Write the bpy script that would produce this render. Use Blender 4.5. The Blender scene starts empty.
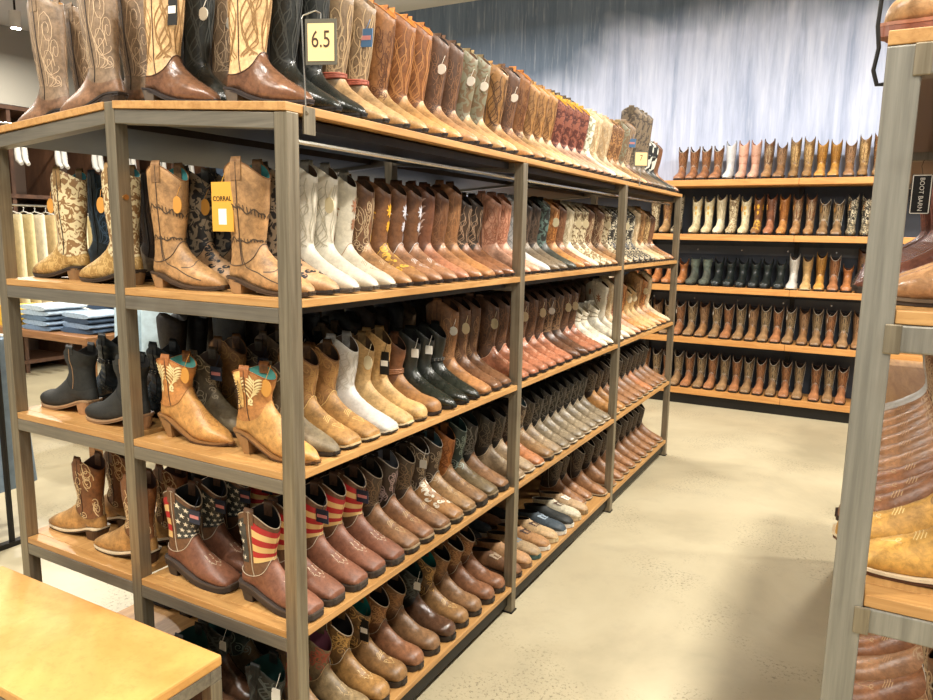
import bpy, math, random
import numpy as np
from mathutils import Vector, Matrix
random.seed(7)
PI = math.pi
COL = bpy.context.scene.collection

# ------------------------------------------------------------------ layout
XF, XM, XL = -1.198, -1.806, -2.4185          # aisle face, middle post, far face of the long rack
YP = [1.3055, 2.6397, 3.9529, 5.2286]         # post lines along the rack
LV = [1.8477, 1.3933, 0.9616, 0.5346, 0.0978] # undersides of the boards, top first
BT = 0.02                                     # board thickness
LIFT = 0.043                                  # the top boards rise towards the middle posts
YB = 6.9494; YW = 7.36                        # front of the back wall shelves, back wall
BL = [2.035, 1.5484, 1.075, 0.592, 0.1031]
XR, YR = -0.0108, 1.22
RL = [1.8477, 1.4595, 1.019, 0.58, 0.14]
CEIL = 4.06

# ------------------------------------------------------------------ materials
def lin(h):
    h = h.lstrip('#'); v = [int(h[i:i+2], 16) / 255 for i in (0, 2, 4)]
    return tuple((x / 12.92 if x <= .04045 else ((x + .055) / 1.055) ** 2.4) for x in v) + (1,)
MATS = {}
class NT:
    def __init__(s, name):
        s.m = bpy.data.materials.new(name); s.m.use_nodes = True
        s.t = s.m.node_tree; s.n = s.t.nodes; s.b = s.n['Principled BSDF']
    def add(s, k, **kw):
        x = s.n.new(k)
        for a, b in kw.items(): setattr(x, a, b)
        return x
    def lk(s, a, b): s.t.links.new(a, b)
    def coord(s, which='Object'): return s.add('ShaderNodeTexCoord').outputs[which]
    def mapping(s, scale, which='Object'):
        mp = s.add('ShaderNodeMapping'); mp.inputs['Scale'].default_value = scale
        s.lk(s.coord(which), mp.inputs[0]); return mp.outputs[0]
    def noise(s, vec, scale, detail=4, rough=.55, dist=0):
        n = s.add('ShaderNodeTexNoise'); n.inputs['Scale'].default_value = scale
        n.inputs['Detail'].default_value = detail; n.inputs['Roughness'].default_value = rough
        n.inputs['Distortion'].default_value = dist
        s.lk(vec, n.inputs['Vector']); return n.outputs['Fac']
    def ramp(s, fac, stops):
        r = s.add('ShaderNodeValToRGB'); e = r.color_ramp.elements
        while len(e) < len(stops): e.new(.5)
        for x, (p, c) in zip(e, stops): x.position = p; x.color = c
        s.lk(fac, r.inputs[0]); return r.outputs[0]
    def mix(s, a, b, fac, blend='MIX'):
        m = s.add('ShaderNodeMixRGB', blend_type=blend)
        for i, v in ((0, fac), (1, a), (2, b)):
            if hasattr(v, 'links'): s.lk(v, m.inputs[i])
            else: m.inputs[i].default_value = v
        return m.outputs[0]
    def bump(s, h, strength, dist=.002):
        b = s.add('ShaderNodeBump'); b.inputs['Strength'].default_value = strength
        b.inputs['Distance'].default_value = dist
        s.lk(h, b.inputs['Height']); s.lk(b.outputs[0], s.b.inputs['Normal'])
    def col(s, c): s.lk(c, s.b.inputs['Base Color'])
    def setp(s, **kw):
        for k, v in kw.items(): s.b.inputs[k.replace('_', ' ')].default_value = v
def sc(c, k): return tuple(min(1, x * k) for x in c[:3]) + (1,)

def leather(hexc, rough=.42, mottle=.35, vary=.1):
    key = ('leather', hexc, rough, mottle)
    if key in MATS: return MATS[key]
    t = NT('leather'); c = lin(hexc); v = t.coord()
    g = (c[0] + c[1] + c[2]) / 3; q = max(0, 1 - g * 3.2); c = tuple((x * .92 + g * .08) * (1 + k * q) for x, k in zip(c[:3], (.26, .36, .16))) + (1,)
    n1 = t.noise(v, 16, 6, .62, .8); n2 = t.noise(v, 75, 5, .7, .4)
    base = t.ramp(n1, [(.3, sc(c, 1 - mottle * 1.3)), (.5, c), (.7, sc(c, 1 + mottle * 1.2))])
    base = t.mix(base, t.ramp(n2, [(.32, (.55, .52, .5, 1)), (.52, (1, 1, 1, 1)), (.68, (1.25, 1.25, 1.25, 1))]), .75 if mottle > .12 else .35, 'MULTIPLY')
    oi = t.add('ShaderNodeObjectInfo')
    mr = t.add('ShaderNodeMapRange'); mr.inputs[3].default_value = 1 - vary; mr.inputs[4].default_value = 1 + vary
    t.lk(oi.outputs['Random'], mr.inputs[0])
    hs = t.add('ShaderNodeHueSaturation'); t.lk(mr.outputs[0], hs.inputs['Value']); t.lk(base, hs.inputs['Color'])
    t.col(hs.outputs[0]); t.setp(Roughness=rough)
    t.bump(t.noise(v, 45, 6, .7, .6), .32, .004)
    MATS[key] = t.m; return t.m
def plain(name, hexc, rough=.6, metal=0, noise=0, scale=30):
    key = (name, hexc, rough, metal)
    if key in MATS: return MATS[key]
    t = NT(name); c = lin(hexc)
    n = t.noise(t.coord(), scale)
    t.col(t.ramp(n, [(.3, sc(c, 1 - noise)), (.7, sc(c, 1 + noise))]))
    t.setp(Roughness=rough, Metallic=metal)
    MATS[key] = t.m; return t.m
def tooled(hexa, hexb, scale=55):
    """leather covered in a dense all-over pattern of two colours (overlay, tooling, snake)"""
    key = ('tooled', hexa, hexb, scale)
    if key in MATS: return MATS[key]
    t = NT('tooled_leather'); v = t.coord()
    vo = t.add('ShaderNodeTexNoise'); vo.inputs['Scale'].default_value = scale
    vo.inputs['Distortion'].default_value = 1.6; vo.inputs['Detail'].default_value = 1
    t.lk(v, vo.inputs['Vector'])
    f = t.ramp(vo.outputs['Fac'], [(.47, (0, 0, 0, 1)), (.5, (1, 1, 1, 1))])
    t.col(t.mix(lin(hexa), lin(hexb), f)); t.setp(Roughness=.5); t.bump(f, .3, .002)
    MATS[key] = t.m; return t.m
def wood(name, c1, c2, scale=(1.2, 14, 14), rough=.45):
    key = (name, c1)
    if key in MATS: return MATS[key]
    t = NT(name)
    v = t.mapping(scale); n = t.noise(v, 3, 6, .6, .8)
    v2 = t.mapping((scale[0] * 3, scale[1] * 6, scale[2] * 6)); n2 = t.noise(v2, 4, 3)
    a = t.ramp(n, [(.3, lin(c1)), (.7, lin(c2))])
    b = t.mix(a, (.5, .3, .15, 1), t.ramp(n2, [(.55, (0, 0, 0, 1)), (.75, (.35, .35, .35, 1))]), 'MULTIPLY')
    t.col(b); t.setp(Roughness=rough); t.bump(n2, .12, .002)
    MATS[key] = t.m; return t.m
def steel(name='raw_steel', c1='#6f6552', c2='#978c76', scale=(40, 40, 1.5), metal=.55):
    key = (name, c1)
    if key in MATS: return MATS[key]
    t = NT(name)
    v = t.mapping(scale); n = t.noise(v, 2.2, 6, .65)
    n2 = t.noise(t.coord(), 5, 3)
    a = t.ramp(n, [(.3, lin(c1)), (.7, lin(c2))])
    a = t.mix(a, lin('#5c4c3c'), t.ramp(n2, [(.55, (0, 0, 0, 1)), (.8, (.5, .5, .5, 1))]))
    t.col(a); t.setp(Roughness=.42, Metallic=metal); t.bump(n, .1, .001)
    MATS[key] = t.m; return t.m

M_BOARD = wood('pine_board', '#a67740', '#c79a60')
M_BOARDY = wood('pine_board_long', '#a67740', '#c79a60', (14, 1.2, 14))
M_BACKBOARD = wood('back_wall_board', '#b57a3e', '#d09a58')
M_STEELV = steel()
M_STEELX = steel('raw_steel_rail', '#706a5e', '#918979', (1.5, 40, 40))
M_STEELR = steel('grey_steel', '#77746a', '#989488', (40, 40, 1.5), .35)
M_BLACK = plain('black_steel', '#1a1713', .5, .3, .2)
M_PAN = plain('dark_pan', '#24211e', .5, .3, .3)
M_CHROME = plain('chrome_wire', '#b9b6ae', .25, .9)
M_DARK = plain('dark_lining', '#1d1714', .8, 0, .2)

# ------------------------------------------------------------------ mesh helpers
class MB:
    def __init__(s): s.v = []; s.f = []; s.mi = []; s.m = 0
    def grid(s, pts, closed_u=False, closed_v=False):
        n, m = len(pts), len(pts[0]); o = len(s.v)
        for r in pts: s.v += [tuple(p) for p in r]
        for i in range(n if closed_u else n - 1):
            for j in range(m if closed_v else m - 1):
                a = o + i * m + j; b = o + i * m + (j + 1) % m
                c = o + ((i + 1) % n) * m + (j + 1) % m; d = o + ((i + 1) % n) * m + j
                s.f.append((a, b, c, d)); s.mi.append(s.m)
    def fan(s, pts, centre=None):
        o = len(s.v); s.v += [tuple(p) for p in pts]
        if centre is None:
            s.f.append(tuple(range(o, o + len(pts)))); s.mi.append(s.m)
        else:
            s.v.append(tuple(centre)); c = len(s.v) - 1
            for i in range(len(pts)): s.f.append((o + i, o + (i + 1) % len(pts), c)); s.mi.append(s.m)
    def box(s, x0, x1, y0, y1, z0, z1, za=None):
        """za: extra height at x0 end (sheared box)"""
        za = za or 0; o = len(s.v)
        for x, y, z in ((x0, y0, z0), (x1, y0, z0), (x1, y1, z0), (x0, y1, z0), (x0, y0, z1), (x1, y0, z1), (x1, y1, z1), (x0, y1, z1)):
            s.v.append((x, y, z + (za if x == x0 else 0)))
        for f in ((0, 3, 2, 1), (4, 5, 6, 7), (0, 1, 5, 4), (1, 2, 6, 5), (2, 3, 7, 6), (3, 0, 4, 7)):
            s.f.append(tuple(o + i for i in f)); s.mi.append(s.m)
    def tube(s, pts, r, n=6, caps=True):
        rings = []
        P = [Vector(p) for p in pts]
        for i, p in enumerate(P):
            d = (P[min(i + 1, len(P) - 1)] - P[max(i - 1, 0)]).normalized()
            a = d.orthogonal().normalized() if i == 0 else (a - d * a.dot(d)).normalized()
            b = d.cross(a)
            rr = r[i] if isinstance(r, (list, tuple)) else r
            rings.append([p + (a * math.cos(2 * PI * k / n) + b * math.sin(2 * PI * k / n)) * rr for k in range(n)])
        s.grid(rings, closed_v=True)
        if caps: s.fan(rings[0][::-1]); s.fan(rings[-1])
    def mesh(s, name, mats, smooth=True, bevel=0):
        me = bpy.data.meshes.new(name); me.from_pydata(s.v, [], s.f)
        for m in (mats if isinstance(mats, (list, tuple)) else [mats]): me.materials.append(m)
        if any(s.mi): me.polygons.foreach_set('material_index', s.mi)
        if smooth: me.polygons.foreach_set('use_smooth', [True] * len(s.f))
        me.update(); return me

def obj(name, me, parent=None, loc=None):
    o = bpy.data.objects.new(name, me); COL.objects.link(o)
    if parent: o.parent = parent
    if loc: o.location = loc
    return o
def build(name, mb, mat, parent=None, smooth=False, bevel=0, loc=None):
    o = obj(name, mb.mesh(name, mat, smooth), parent, loc)
    if bevel:
        b = o.modifiers.new('b', 'BEVEL'); b.width = bevel; b.segments = 2; b.limit_method = 'ANGLE'
    return o
def thing(name, label, cat, loc=(0, 0, 0), rz=0, group=None, ry=0):
    o = bpy.data.objects.new(name, None); COL.objects.link(o); o.empty_display_size = .05
    o.location = loc; o.rotation_euler = (0, ry, rz); o['label'] = label; o['category'] = cat
    if group: o['group'] = group
    return o
def tag(o, label, cat, group=None, kind=None):
    o['label'] = label; o['category'] = cat
    if group: o['group'] = group
    if kind: o['kind'] = kind
def struct(o): o['kind'] = 'structure'; return o
def text_mesh(s, size, mat, name='lettering'):
    cu = bpy.data.curves.new(name, 'FONT'); cu.body = s; cu.size = size; cu.align_x = 'CENTER'; cu.align_y = 'CENTER'
    cu.extrude = .0003; cu.resolution_u = 3
    t = bpy.data.objects.new('t', cu); COL.objects.link(t)
    bpy.context.view_layer.update()
    me = bpy.data.meshes.new_from_object(t.evaluated_get(bpy.context.evaluated_depsgraph_get()))
    bpy.data.objects.remove(t); me.materials.clear(); me.materials.append(mat); me.name = name
    return me
def tmesh(me, M):   # transformed copy of a mesh
    m = me.copy(); m.transform(M); return m

# ------------------------------------------------------------------ boots
def foot_stations(H, toe, hh, girth, slouch=0):
    zs = [H, .16 + (H - .16) * .66, .16 + (H - .16) * .33, .16] if H > .2 else [H, H - .012, H - .022, max(.125, H - .032)]
    F = [(.150, zs[0]), (.147, zs[1]), (.141, zs[2]), (.130, zs[3]), (.132, .134), (.150, .112), (.170, .098), (.19, .085), (.215, .071), (.240, .059), (.265, .048), (.285, .037), (.297, .026), (.302, .016)]
    B = [(-.008, zs[0]), (-.004, zs[1]), (.004, zs[2]), (.012, zs[3]), (.010, .11), (.003, .072), (.004, .045), (.05, .040), (.11, .022), (.17, .010), (.22, .007), (.26, .0075), (.285, .010), (.295, .013)]
    W = [.046, .046, .044, .038, .036, .036, .035, .034, .039, .045, .044, .036, .022, .006]
    if toe == 'square': W[9:] = [.046, .046, .043, .036, .024]; F[12] = (.293, .030); F[13] = (.296, .018)
    if toe == 'round': W[9:] = [.047, .048, .041, .029, .012]; F[9:] = [(.240, .064), (.265, .059), (.285, .049), (.294, .034), (.297, .018)]
    if toe == 'snip': W[9:] = [.041, .036, .027, .018, .009]
    if toe == 'point': W[9:] = [.042, .037, .026, .014, .005]; F[11:] = [(.285, .038), (.300, .025), (.307, .015)]
    if toe == 'shoe':
        F = [(.135, .085), (.137, .083), (.140, .081), (.145, .078), (.150, .076), (.160, .073), (.172, .070), (.19, .065), (.215, .059), (.240, .053), (.265, .046), (.283, .036), (.293, .025), (.297, .016)]
        B = [(-.004, .068), (-.003, .064), (-.002, .060), (0, .055), (.002, .048), (.003, .035), (.004, .018), (.05, .012), (.11, .010), (.17, .009), (.22, .008), (.26, .008), (.285, .010), (.293, .012)]
        W = [.030, .031, .032, .033, .034, .035, .035, .034, .039, .045, .045, .037, .026, .010]
    F, B, W = np.array(F), np.array(B), np.array(W)
    def lift(A):
        k = np.clip((.19 - A[:, 0]) / .13, 0, 1); k = k * k * (3 - 2 * k); k[:6] = 1
        A[:, 1] += (hh - .04) * k
        return A
    F = lift(F); B = lift(B)
    F[6:9, 1] += (hh - .04) * np.array([.8, .55, .25])
    if slouch: # soft folds around the shaft
        pass
    W[:5] *= girth
    mid = (F[:5] + B[:5]) / 2; F[:4] = mid[:4] + (F[:4] - mid[:4]) * girth; B[:4] = mid[:4] + (B[:4] - mid[:4]) * girth
    return F, B, W
def cr(A, u):
    n = len(A) - 1; u = min(max(u, 0), n - 1e-6); i = int(u); t = u - i
    p0, p1, p2, p3 = A[max(i - 1, 0)], A[i], A[i + 1], A[min(i + 2, n)]
    return .5 * ((2 * p1) + (-p0 + p2) * t + (2 * p0 - 5 * p1 + 4 * p2 - p3) * t * t + (-p0 + 3 * p1 - 3 * p2 + p3) * t ** 3)
class Surf:
    def __init__(s, H, toe, hh, girth=1, dip=.05, slouch=0, dz=0, S=.91):
        s.F, s.B, s.W = foot_stations(H, toe, hh, girth, slouch); s.H = H
        s.dip = dip; s.slouch = slouch; s.dz = dz; s.S = S; s.dzst = max(.004, s.F[0][1] - s.F[1][1])
    def utop(s, t):
        c = math.cos(t); k = abs(c) ** 1.3 * (1 if c > 0 else .75)
        return s.dip * k / s.dzst if s.H > .2 else s.dip * k / .012
    def P(s, u, t, off=0):
        F = cr(s.F, u); B = cr(s.B, u); w = float(cr(s.W, u))
        mx, mz = (F[0] + B[0]) / 2, (F[1] + B[1]) / 2; hx, hz = (F[0] - B[0]) / 2, (F[1] - B[1]) / 2
        hl = math.hypot(hx, hz) + 1e-6
        c, sn = math.cos(t), math.sin(t)
        k = min(max((u - 4.5) / 3, 0), 1)
        e = 1 - .35 * k if c < 0 else 1 - .08 * k
        l = math.copysign(abs(sn) ** e, sn) * (w + off) * .93
        if 5.2 < u < 9.5 and c > 0: off = off - .0016 * max(0, math.sin((u - 5.2) * 5.4)) ** 3 * c * math.sin(PI * (u - 5.2) / 4.3)
        cc = math.copysign(abs(c) ** (1 - .15 * k), c)
        if s.slouch and u < 5: l *= 1 + s.slouch * math.sin(u * 9 + 1.5 * math.cos(t)); cc *= 1 + s.slouch * math.sin(u * 9 + 1.5 * math.cos(t))
        return np.array([(mx + hx * cc + off * cc * hx / hl) * s.S, l * s.S, (mz + hz * cc + off * cc * hz / hl) * s.S + s.dz])
    def side(s, side, a, b, off=.0014):
        """a -1..1 back to front across one side, b 0..1 top to ankle"""
        t = side * (PI / 2 - a * 1.35); u0 = s.utop(t)
        return s.P(u0 + .12 + (3.9 - u0) * b, t, off)
    def top(s, a, b, off=.0016):
        """the instep: a -1..1 across, b 0..1 throat to toe"""
        return s.P(4.6 + b * 7.5, a * 1.3, off)
def ribbon(mb, fn, pts, w=.0011):
    P = [Vector(fn(*p)) for p in pts]; n = len(P); L = []; R = []
    for i in range(n):
        d = P[min(i + 1, n - 1)] - P[max(i - 1, 0)]
        a, b = pts[i][-2], pts[i][-1]
        q = list(pts[i]); q1 = q[:]; q1[-1] += .02; q2 = q[:]; q2[-2] += .02
        nrm = (Vector(fn(*q1)) - P[i]).cross(Vector(fn(*q2)) - P[i])
        if nrm.length < 1e-12: nrm = Vector((0, 0, 1))
        x = d.cross(nrm)
        if x.length < 1e-12: x = Vector((1, 0, 0))
        ww = w(i / (n - 1)) if callable(w) else w
        x = x.normalized() * ww; L.append(P[i] + x); R.append(P[i] - x)
    mb.grid([L, R])
def spiral(ca, cb, r, turns=1.4, start=0, flip=1, n=16, asp=1):
    o = []
    for i in range(n):
        k = i / (n - 1); th = start + flip * turns * 2 * PI * k
        rr = r * (1 - .82 * k); o.append((ca + rr * math.cos(th), cb + asp * rr * .62 * math.sin(th)))
    return o
def embroider(sf, kind, w=.0011, seed=1):
    mb = MB(); rnd = random.Random(seed)
    if kind in ('scroll', 'lyre', 'curls', 'flower'):
        def fr(a, b):
            t = a * 1.0; u0 = sf.utop(t); return sf.P(u0 + .1 + (3.5 - u0) * b, t, .0015)
        Rf = lambda pts: ribbon(mb, fr, pts, w)
        for sg in (-1, 1):
            if kind in ('scroll', 'lyre'):
                for k, m in enumerate((.06, .16, .58)):
                    Rf([(sg * (m + .16 * math.sin(PI * (q * 2 + .1 * k)) ** 2), .03 + (.93 - .08 * k) * q) for q in [i / 20 for i in range(21)]])
            if kind == 'curls':
                Rf([(sg * .08, .05), (sg * .12, .4), (sg * .3, .6), (sg * .1, .95)])
                for b in (.22, .45, .7): Rf(spiral(sg * .34, b, .2, 1.6, b * 9, sg))
        if kind == 'flower':
            for b0, r in ((.26, .36), (.55, .26)):
                for j in range(8):
                    th = j * PI / 4
                    ribbon(mb, fr, [(.05 + r * q * math.cos(th), b0 + .4 * r * q * math.sin(th)) for q in [i / 6 for i in range(7)]], lambda k: .0004 + .0028 * math.sin(PI * k))
    for side in (-1, 1):
        R = lambda pts, ww=w: ribbon(mb, lambda a, b: sf.side(side, a, b), pts, ww)
        if kind == 'scroll':
            for sg in (-1, 1):
                for k, m in enumerate((.22, .34, .56, .68, .92)):
                    R([(sg * m * (.35 + .65 * abs(math.sin(PI * (q * 1.5 + .1)))), .95 - (.86 - .13 * k) * q) for q in [i / 20 for i in range(21)]])
                R(spiral(sg * .5, .26, .3, 1.7, 0, sg)); R(spiral(sg * .45, .62, .28, 1.6, PI, -sg)); R(spiral(sg * .8, .45, .22, 1.5, 1, sg)); R(spiral(sg * .8, .82, .2, 1.3, 2, -sg))
        elif kind == 'lyre':   # long nested western flame lines
            for sg in (-1, 1):
                for k, m in enumerate((.16, .24, .5, .58, .84, .92)):
                    R([(sg * (m * .55 + .3 * math.sin(PI * (q * 2.1 + .12 * k)) ** 2), .99 - (.96 - .05 * k) * q) for q in [i / 22 for i in range(23)]])
        elif kind == 'curls':
            for i in range(18):
                a = rnd.uniform(-.95, .95); b = .08 + .86 * i / 13; r = rnd.uniform(.16, .3)
                R(spiral(a, b, r, rnd.uniform(1, 1.6), rnd.uniform(0, 6), rnd.choice((-1, 1)), 14))
                R([(a + r * .8 * math.cos(x), b + r * .9 * math.sin(x * .7)) for x in [j * .25 for j in range(8)]])
        elif kind == 'floral':
            for a0, sg in ((.08, 1), (-.55, -1)):
                stem = [(a0 + .32 * q + .1 * math.sin(4 * q), .93 - .78 * q) for q in [i / 14 for i in range(15)]]
                R(stem, w)
                for j in range(2, 14, 2):
                    sa, sb = stem[j]
                    for d in (-1, 1):
                        R([(sa + d * .3 * q, sb - .2 * q - .05 * math.sin(PI * q)) for q in [i / 7 for i in range(8)]], lambda k: .0003 + .0026 * math.sin(PI * k) ** .8)
                R(spiral(a0 + .12, .86, .13, 1.2, 1, sg, 12), w * 1.6)
        elif kind == 'flower':
            for b0, a0, r in ((.35, .25, .2), (.62, -.2, .16), (.2, -.35, .14)):
                for j in range(7):
                    th = j * 2 * PI / 7
                    R([(a0 + r * q * math.cos(th), b0 + .62 * r * q * math.sin(th)) for q in [i / 6 for i in range(7)]], lambda k: .0003 + .003 * math.sin(PI * k))
                R(spiral(a0, b0, r * .35, 1.2))
            R([(.05 + .2 * math.sin(5 * q), .95 - .8 * q) for q in [i / 16 for i in range(17)]])
        elif kind == 'wave':   # whip-stitched wavy seams of laced boots
            for b0 in (.42, .78):
                R([(-1.1 + 2.2 * q, b0 + .035 * math.sin(13 * q) + .02 * math.sin(31 * q)) for q in [i / 40 for i in range(41)]], w * 1.3)
                for i in range(16):
                    a = -1 + 2 * i / 15; R([(a, b0 - .03), (a + .03, b0 + .03)], w)
        elif kind == 'stars':
            k = 0
            for r in range(6):
                for c in range(4):
                    a = .12 + .27 * c + (.13 if r % 2 else 0); b = .16 + r * .145
                    if a > 1.08: continue
                    pts = []
                    for j in range(10):
                        rr = (.125 if j % 2 == 0 else .05); th = PI / 2 + j * PI / 5
                        pts.append(Vector(sf.side(side, a + rr * math.cos(th), b - .52 * rr * math.sin(th), .0022)))
                    mb.fan(pts, Vector(sf.side(side, a, b, .0024)))
    return mb
def toe_stitch(sf, kind='bug'):
    mb = MB(); R = lambda pts, w=.0008: ribbon(mb, sf.top, pts, w)
    if kind == 'bug':
        for k in range(4):
            R([(-.42 + .84 * q, .34 + .03 * k - .07 * math.sin(PI * q)) for q in [i / 10 for i in range(11)]])
        for sg in (-1, 1): R(spiral(sg * .22, .5, .18, 1, 0, sg, 12, .3)); R([(sg * .3 * (1 - q), .5 + .14 * q) for q in [i / 6 for i in range(7)]])
    elif kind == 'flag':
        for k in range(7): R([(-.36, .30 + k * .028), (0, .31 + k * .028), (.38, .30 + k * .028)], .0013)
        for a in (-.3, .32): R([(a, .3), (a, .43)])
        R([(-.3, .45), (-.15, .52), (0, .46), (.15, .52), (.3, .45)]); R([(-.2, .5), (0, .57), (.2, .5)])
    elif kind == 'laces':
        for k in range(5):
            b = -.02 + .075 * k; T = lambda a, b: sf.top(a, b, .0045)
            ribbon(mb, T, [(-.5, b), (0, b + .025), (.5, b + .05)], .003); ribbon(mb, T, [(.5, b), (0, b + .025), (-.5, b + .05)], .003)
        for sg in (-1, 1): ribbon(mb, lambda a, b: sf.top(a, b, .007), spiral(sg * .35, .02, .34, .9, 0, sg, 12, .35), .0026)
    elif kind == 'lace':
        rnd = random.Random(3)
        for i in range(34):
            a = rnd.uniform(-.9, .9); b = rnd.uniform(-.05, .62); R(spiral(a, b, rnd.uniform(.12, .25), 1, rnd.uniform(0, 6), 1, 9, .35), lambda k: .0005 + .003 * math.sin(PI * k))
    elif kind == 'wave':
        R([(-1 + 2 * q, .36 + .05 * math.sin(9 * q)) for q in [i / 24 for i in range(25)]], .0014)
        for sg in (-1, 1): R([(sg * 1.15, -.2 + q * .9) for q in [i / 10 for i in range(11)]], .0014)
    return mb
def hang_tag_mesh(x, y, z, w, h, body, band=None, oval=False, tilt=0, string=True, yaw=0):
    """card hanging on the outer side: list of (part, mesh)"""
    M = Matrix.Translation((x, y, z)) @ Matrix.Rotation(yaw, 4, 'Z') @ Matrix.Rotation(tilt, 4, 'Y')
    mb = MB(); s = 1 if y > 0 else -1
    if oval:
        n = 18; A = [(w / 2 * math.cos(2 * PI * i / n), -.001, h / 2 * math.sin(2 * PI * i / n)) for i in range(n)]
        Bq = [(p[0], .001, p[2]) for p in A]; mb.grid([A, Bq], closed_v=True); mb.fan(A); mb.fan(Bq[::-1])
    else: mb.box(-w / 2, w / 2, -.001, .001, -h / 2, h / 2)
    if string: mb.tube([(0, 0, h / 2), (.004, -s * .006, h / 2 + .02), (.0, -s * .02, h / 2 + .035)], .0008, 4)
    out = [('hang_tag', tmesh(mb.mesh('hang_tag', body, False), M), None)]
    if band:
        m2 = MB(); m2.box(-w * .4, w * .4, -.0016, .0016, -h * .12, h * .12)
        out.append(('tag_print', tmesh(m2.mesh('tag_print', band, False), M), 'hang_tag'))
    return out, M

STY = {}
def style(key, phrase, H=.34, toe='snip', shaft='#7a4a2b', vamp=None, sole='#3c2a1e', welt=None, heel=None, hh=.04, lug=False,
          emb=None, ecol='#dcc096', stitch=None, scol=None, lining=None, tagk=None, girth=1, dip=.05, slouch=0, cat='boot', name='cowboy_boot',
          rough=.42, smat=None, vmat=None, piping=None, extra=None, mottle=.3, vrough=None, S=.91, slant=0, ew=.0014, edge=None):
    STY[key] = dict(locals())
def make(key):
    d = STY[key]; g = d.get
    th = .016 if g('lug') else .007
    sf = Surf(g('H') / g('S'), g('toe'), g('hh'), g('girth'), g('dip'), g('slouch'), (th - .007) * g('S'), g('S'))
    S = g('S'); N = 32; T = [2 * PI * i / N for i in range(N)]
    shaft_m = g('smat') or leather(g('shaft'), g('rough'), g('mottle'))
    vamp_m = g('vmat') or leather(g('vamp') or g('shaft'), g('vrough') or g('rough') * .85, g('mottle'))
    strap_m = leather(g('edge') or g('shaft'), .5)
    sole_m = plain('sole', g('sole'), .5, 0, .12); welt_m = plain('welt', g('welt') or g('sole'), .5, 0, .1)
    heel_m = plain('stacked_heel', g('heel') or g('sole'), .45, 0, .15, 60)
    lin_m = plain('boot_lining', g('lining') or '#4a3628', .8, 0, .1)
    parts = []
    # shaft
    mb = MB(); rows = []
    nu = 22 if not g('slouch') else 44
    ut = [sf.utop(t) for t in T]
    for j in range(3): rows.append([sf.P(ut[i], T[i], -.0025 + .00125 * j) + np.array([0, 0, .0012 if j == 1 else 0]) for i in range(N)])
    for j in range(1, nu + 1):
        rows.append([sf.P(ut[i] + (5.6 - ut[i]) * j / nu, T[i]) for i in range(N)])
    mb.grid(rows, closed_v=True); parts.append(('shaft', mb.mesh('shaft', shaft_m), None))
    mb = MB(); mb.grid([[sf.P(ut[i] + (4.6 - ut[i]) * j / 8, T[i], -.0028) for i in range(N)] for j in range(9)], closed_v=True)
    mb.fan([sf.P(4.6, t, -.0028) for t in T]); parts.append(('lining', mb.mesh('lining', lin_m), None))
    # vamp with a raised tongue and heel counter
    def uv0(t):
        c = math.cos(t)
        if c > 0: return 5.35 - 1.75 * c ** 2.2
        return 5.35 - .9 * abs(c) ** 1.6
    mb = MB(); rows = []
    k0 = 0 if H_is_low(g('H')) else 0
    for j in range(31):
        rows.append([sf.P(min(max(uv0(t), ut[i] + .05) + (13 - max(uv0(t), ut[i] + .05)) * j / 30, 13), t, .0013) for i, t in enumerate(T)])
    mb.grid(rows, closed_v=True); mb.fan(rows[-1][::-1]); parts.append(('vamp', mb.mesh('vamp', vamp_m), None))
    # vamp edge piping
    if g('piping') or g('scol'):
        pm = MB(); pts = [sf.P(uv0(t), t, .0022) for t in T] ; pts.append(pts[0]); pm.tube(pts, .0011, 4, False)
        parts.append(('vamp_piping', pm.mesh('vamp_piping', plain('piping', g('piping') or g('scol'), .6)), 'vamp'))
    # sole
    def sole(off, z0, z1):
        st = []
        us = [6, 6.15, 6.4, 6.8, 7.2, 7.6, 8, 8.5, 9, 9.5, 10, 10.5, 11, 11.4, 11.8, 12.2, 12.6, 12.9]
        for u in us:
            B = cr(sf.B, u); w = float(cr(sf.W, u)) * .98
            if u < 6.5: w *= (.35, .72, .95)[us.index(u)]
            st.append((B[0] - (off * (1 - (u - 6) / .5) if u < 6.5 else 0), B[1], w + off))
        F = cr(sf.F, 13); B = cr(sf.B, 13)
        st.append((F[0], B[1], float(cr(sf.W, 13)) + off)); st.append((F[0] + off, B[1] + .001, max(float(cr(sf.W, 13)) - .001, .003)))
        m = MB(); ring = []
        for x, z, w in st:
            z = z * S + sf.dz
            w *= .93; ring.append([(x * S, -w * S, z + z1), (x * S, -w * S, z + z0), (x * S, w * S, z + z0), (x * S, w * S, z + z1)])
        m.grid(ring, closed_v=True); m.fan(ring[0][::-1]); m.fan(ring[-1]); return m
    parts.append(('welt', sole(.0055 if not g('lug') else .006, 0, .005).mesh('welt', welt_m, False), None))
    parts.append(('outsole', sole(.003 if not g('lug') else .005, -.007 * S - sf.dz if g('lug') else -.006, .001).mesh('outsole', sole_m, False), None))
    # heel
    if g('toe') == 'shoe':
        parts = [p for p in parts if p[0] != 'vamp_piping']
        if g('stitch'): parts.append(('laces', toe_stitch(sf, 'laces').mesh('laces', plain('thread', g('scol'), .6)), None))
        d['parts'] = [(a, b, c, None) for a, b, c in parts]; d['sf'] = sf; return d['parts']
    zt = (.045 + (g('hh') - .04)) * S + sf.dz - .004; r0 = []
    sl = g('slant')
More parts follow.
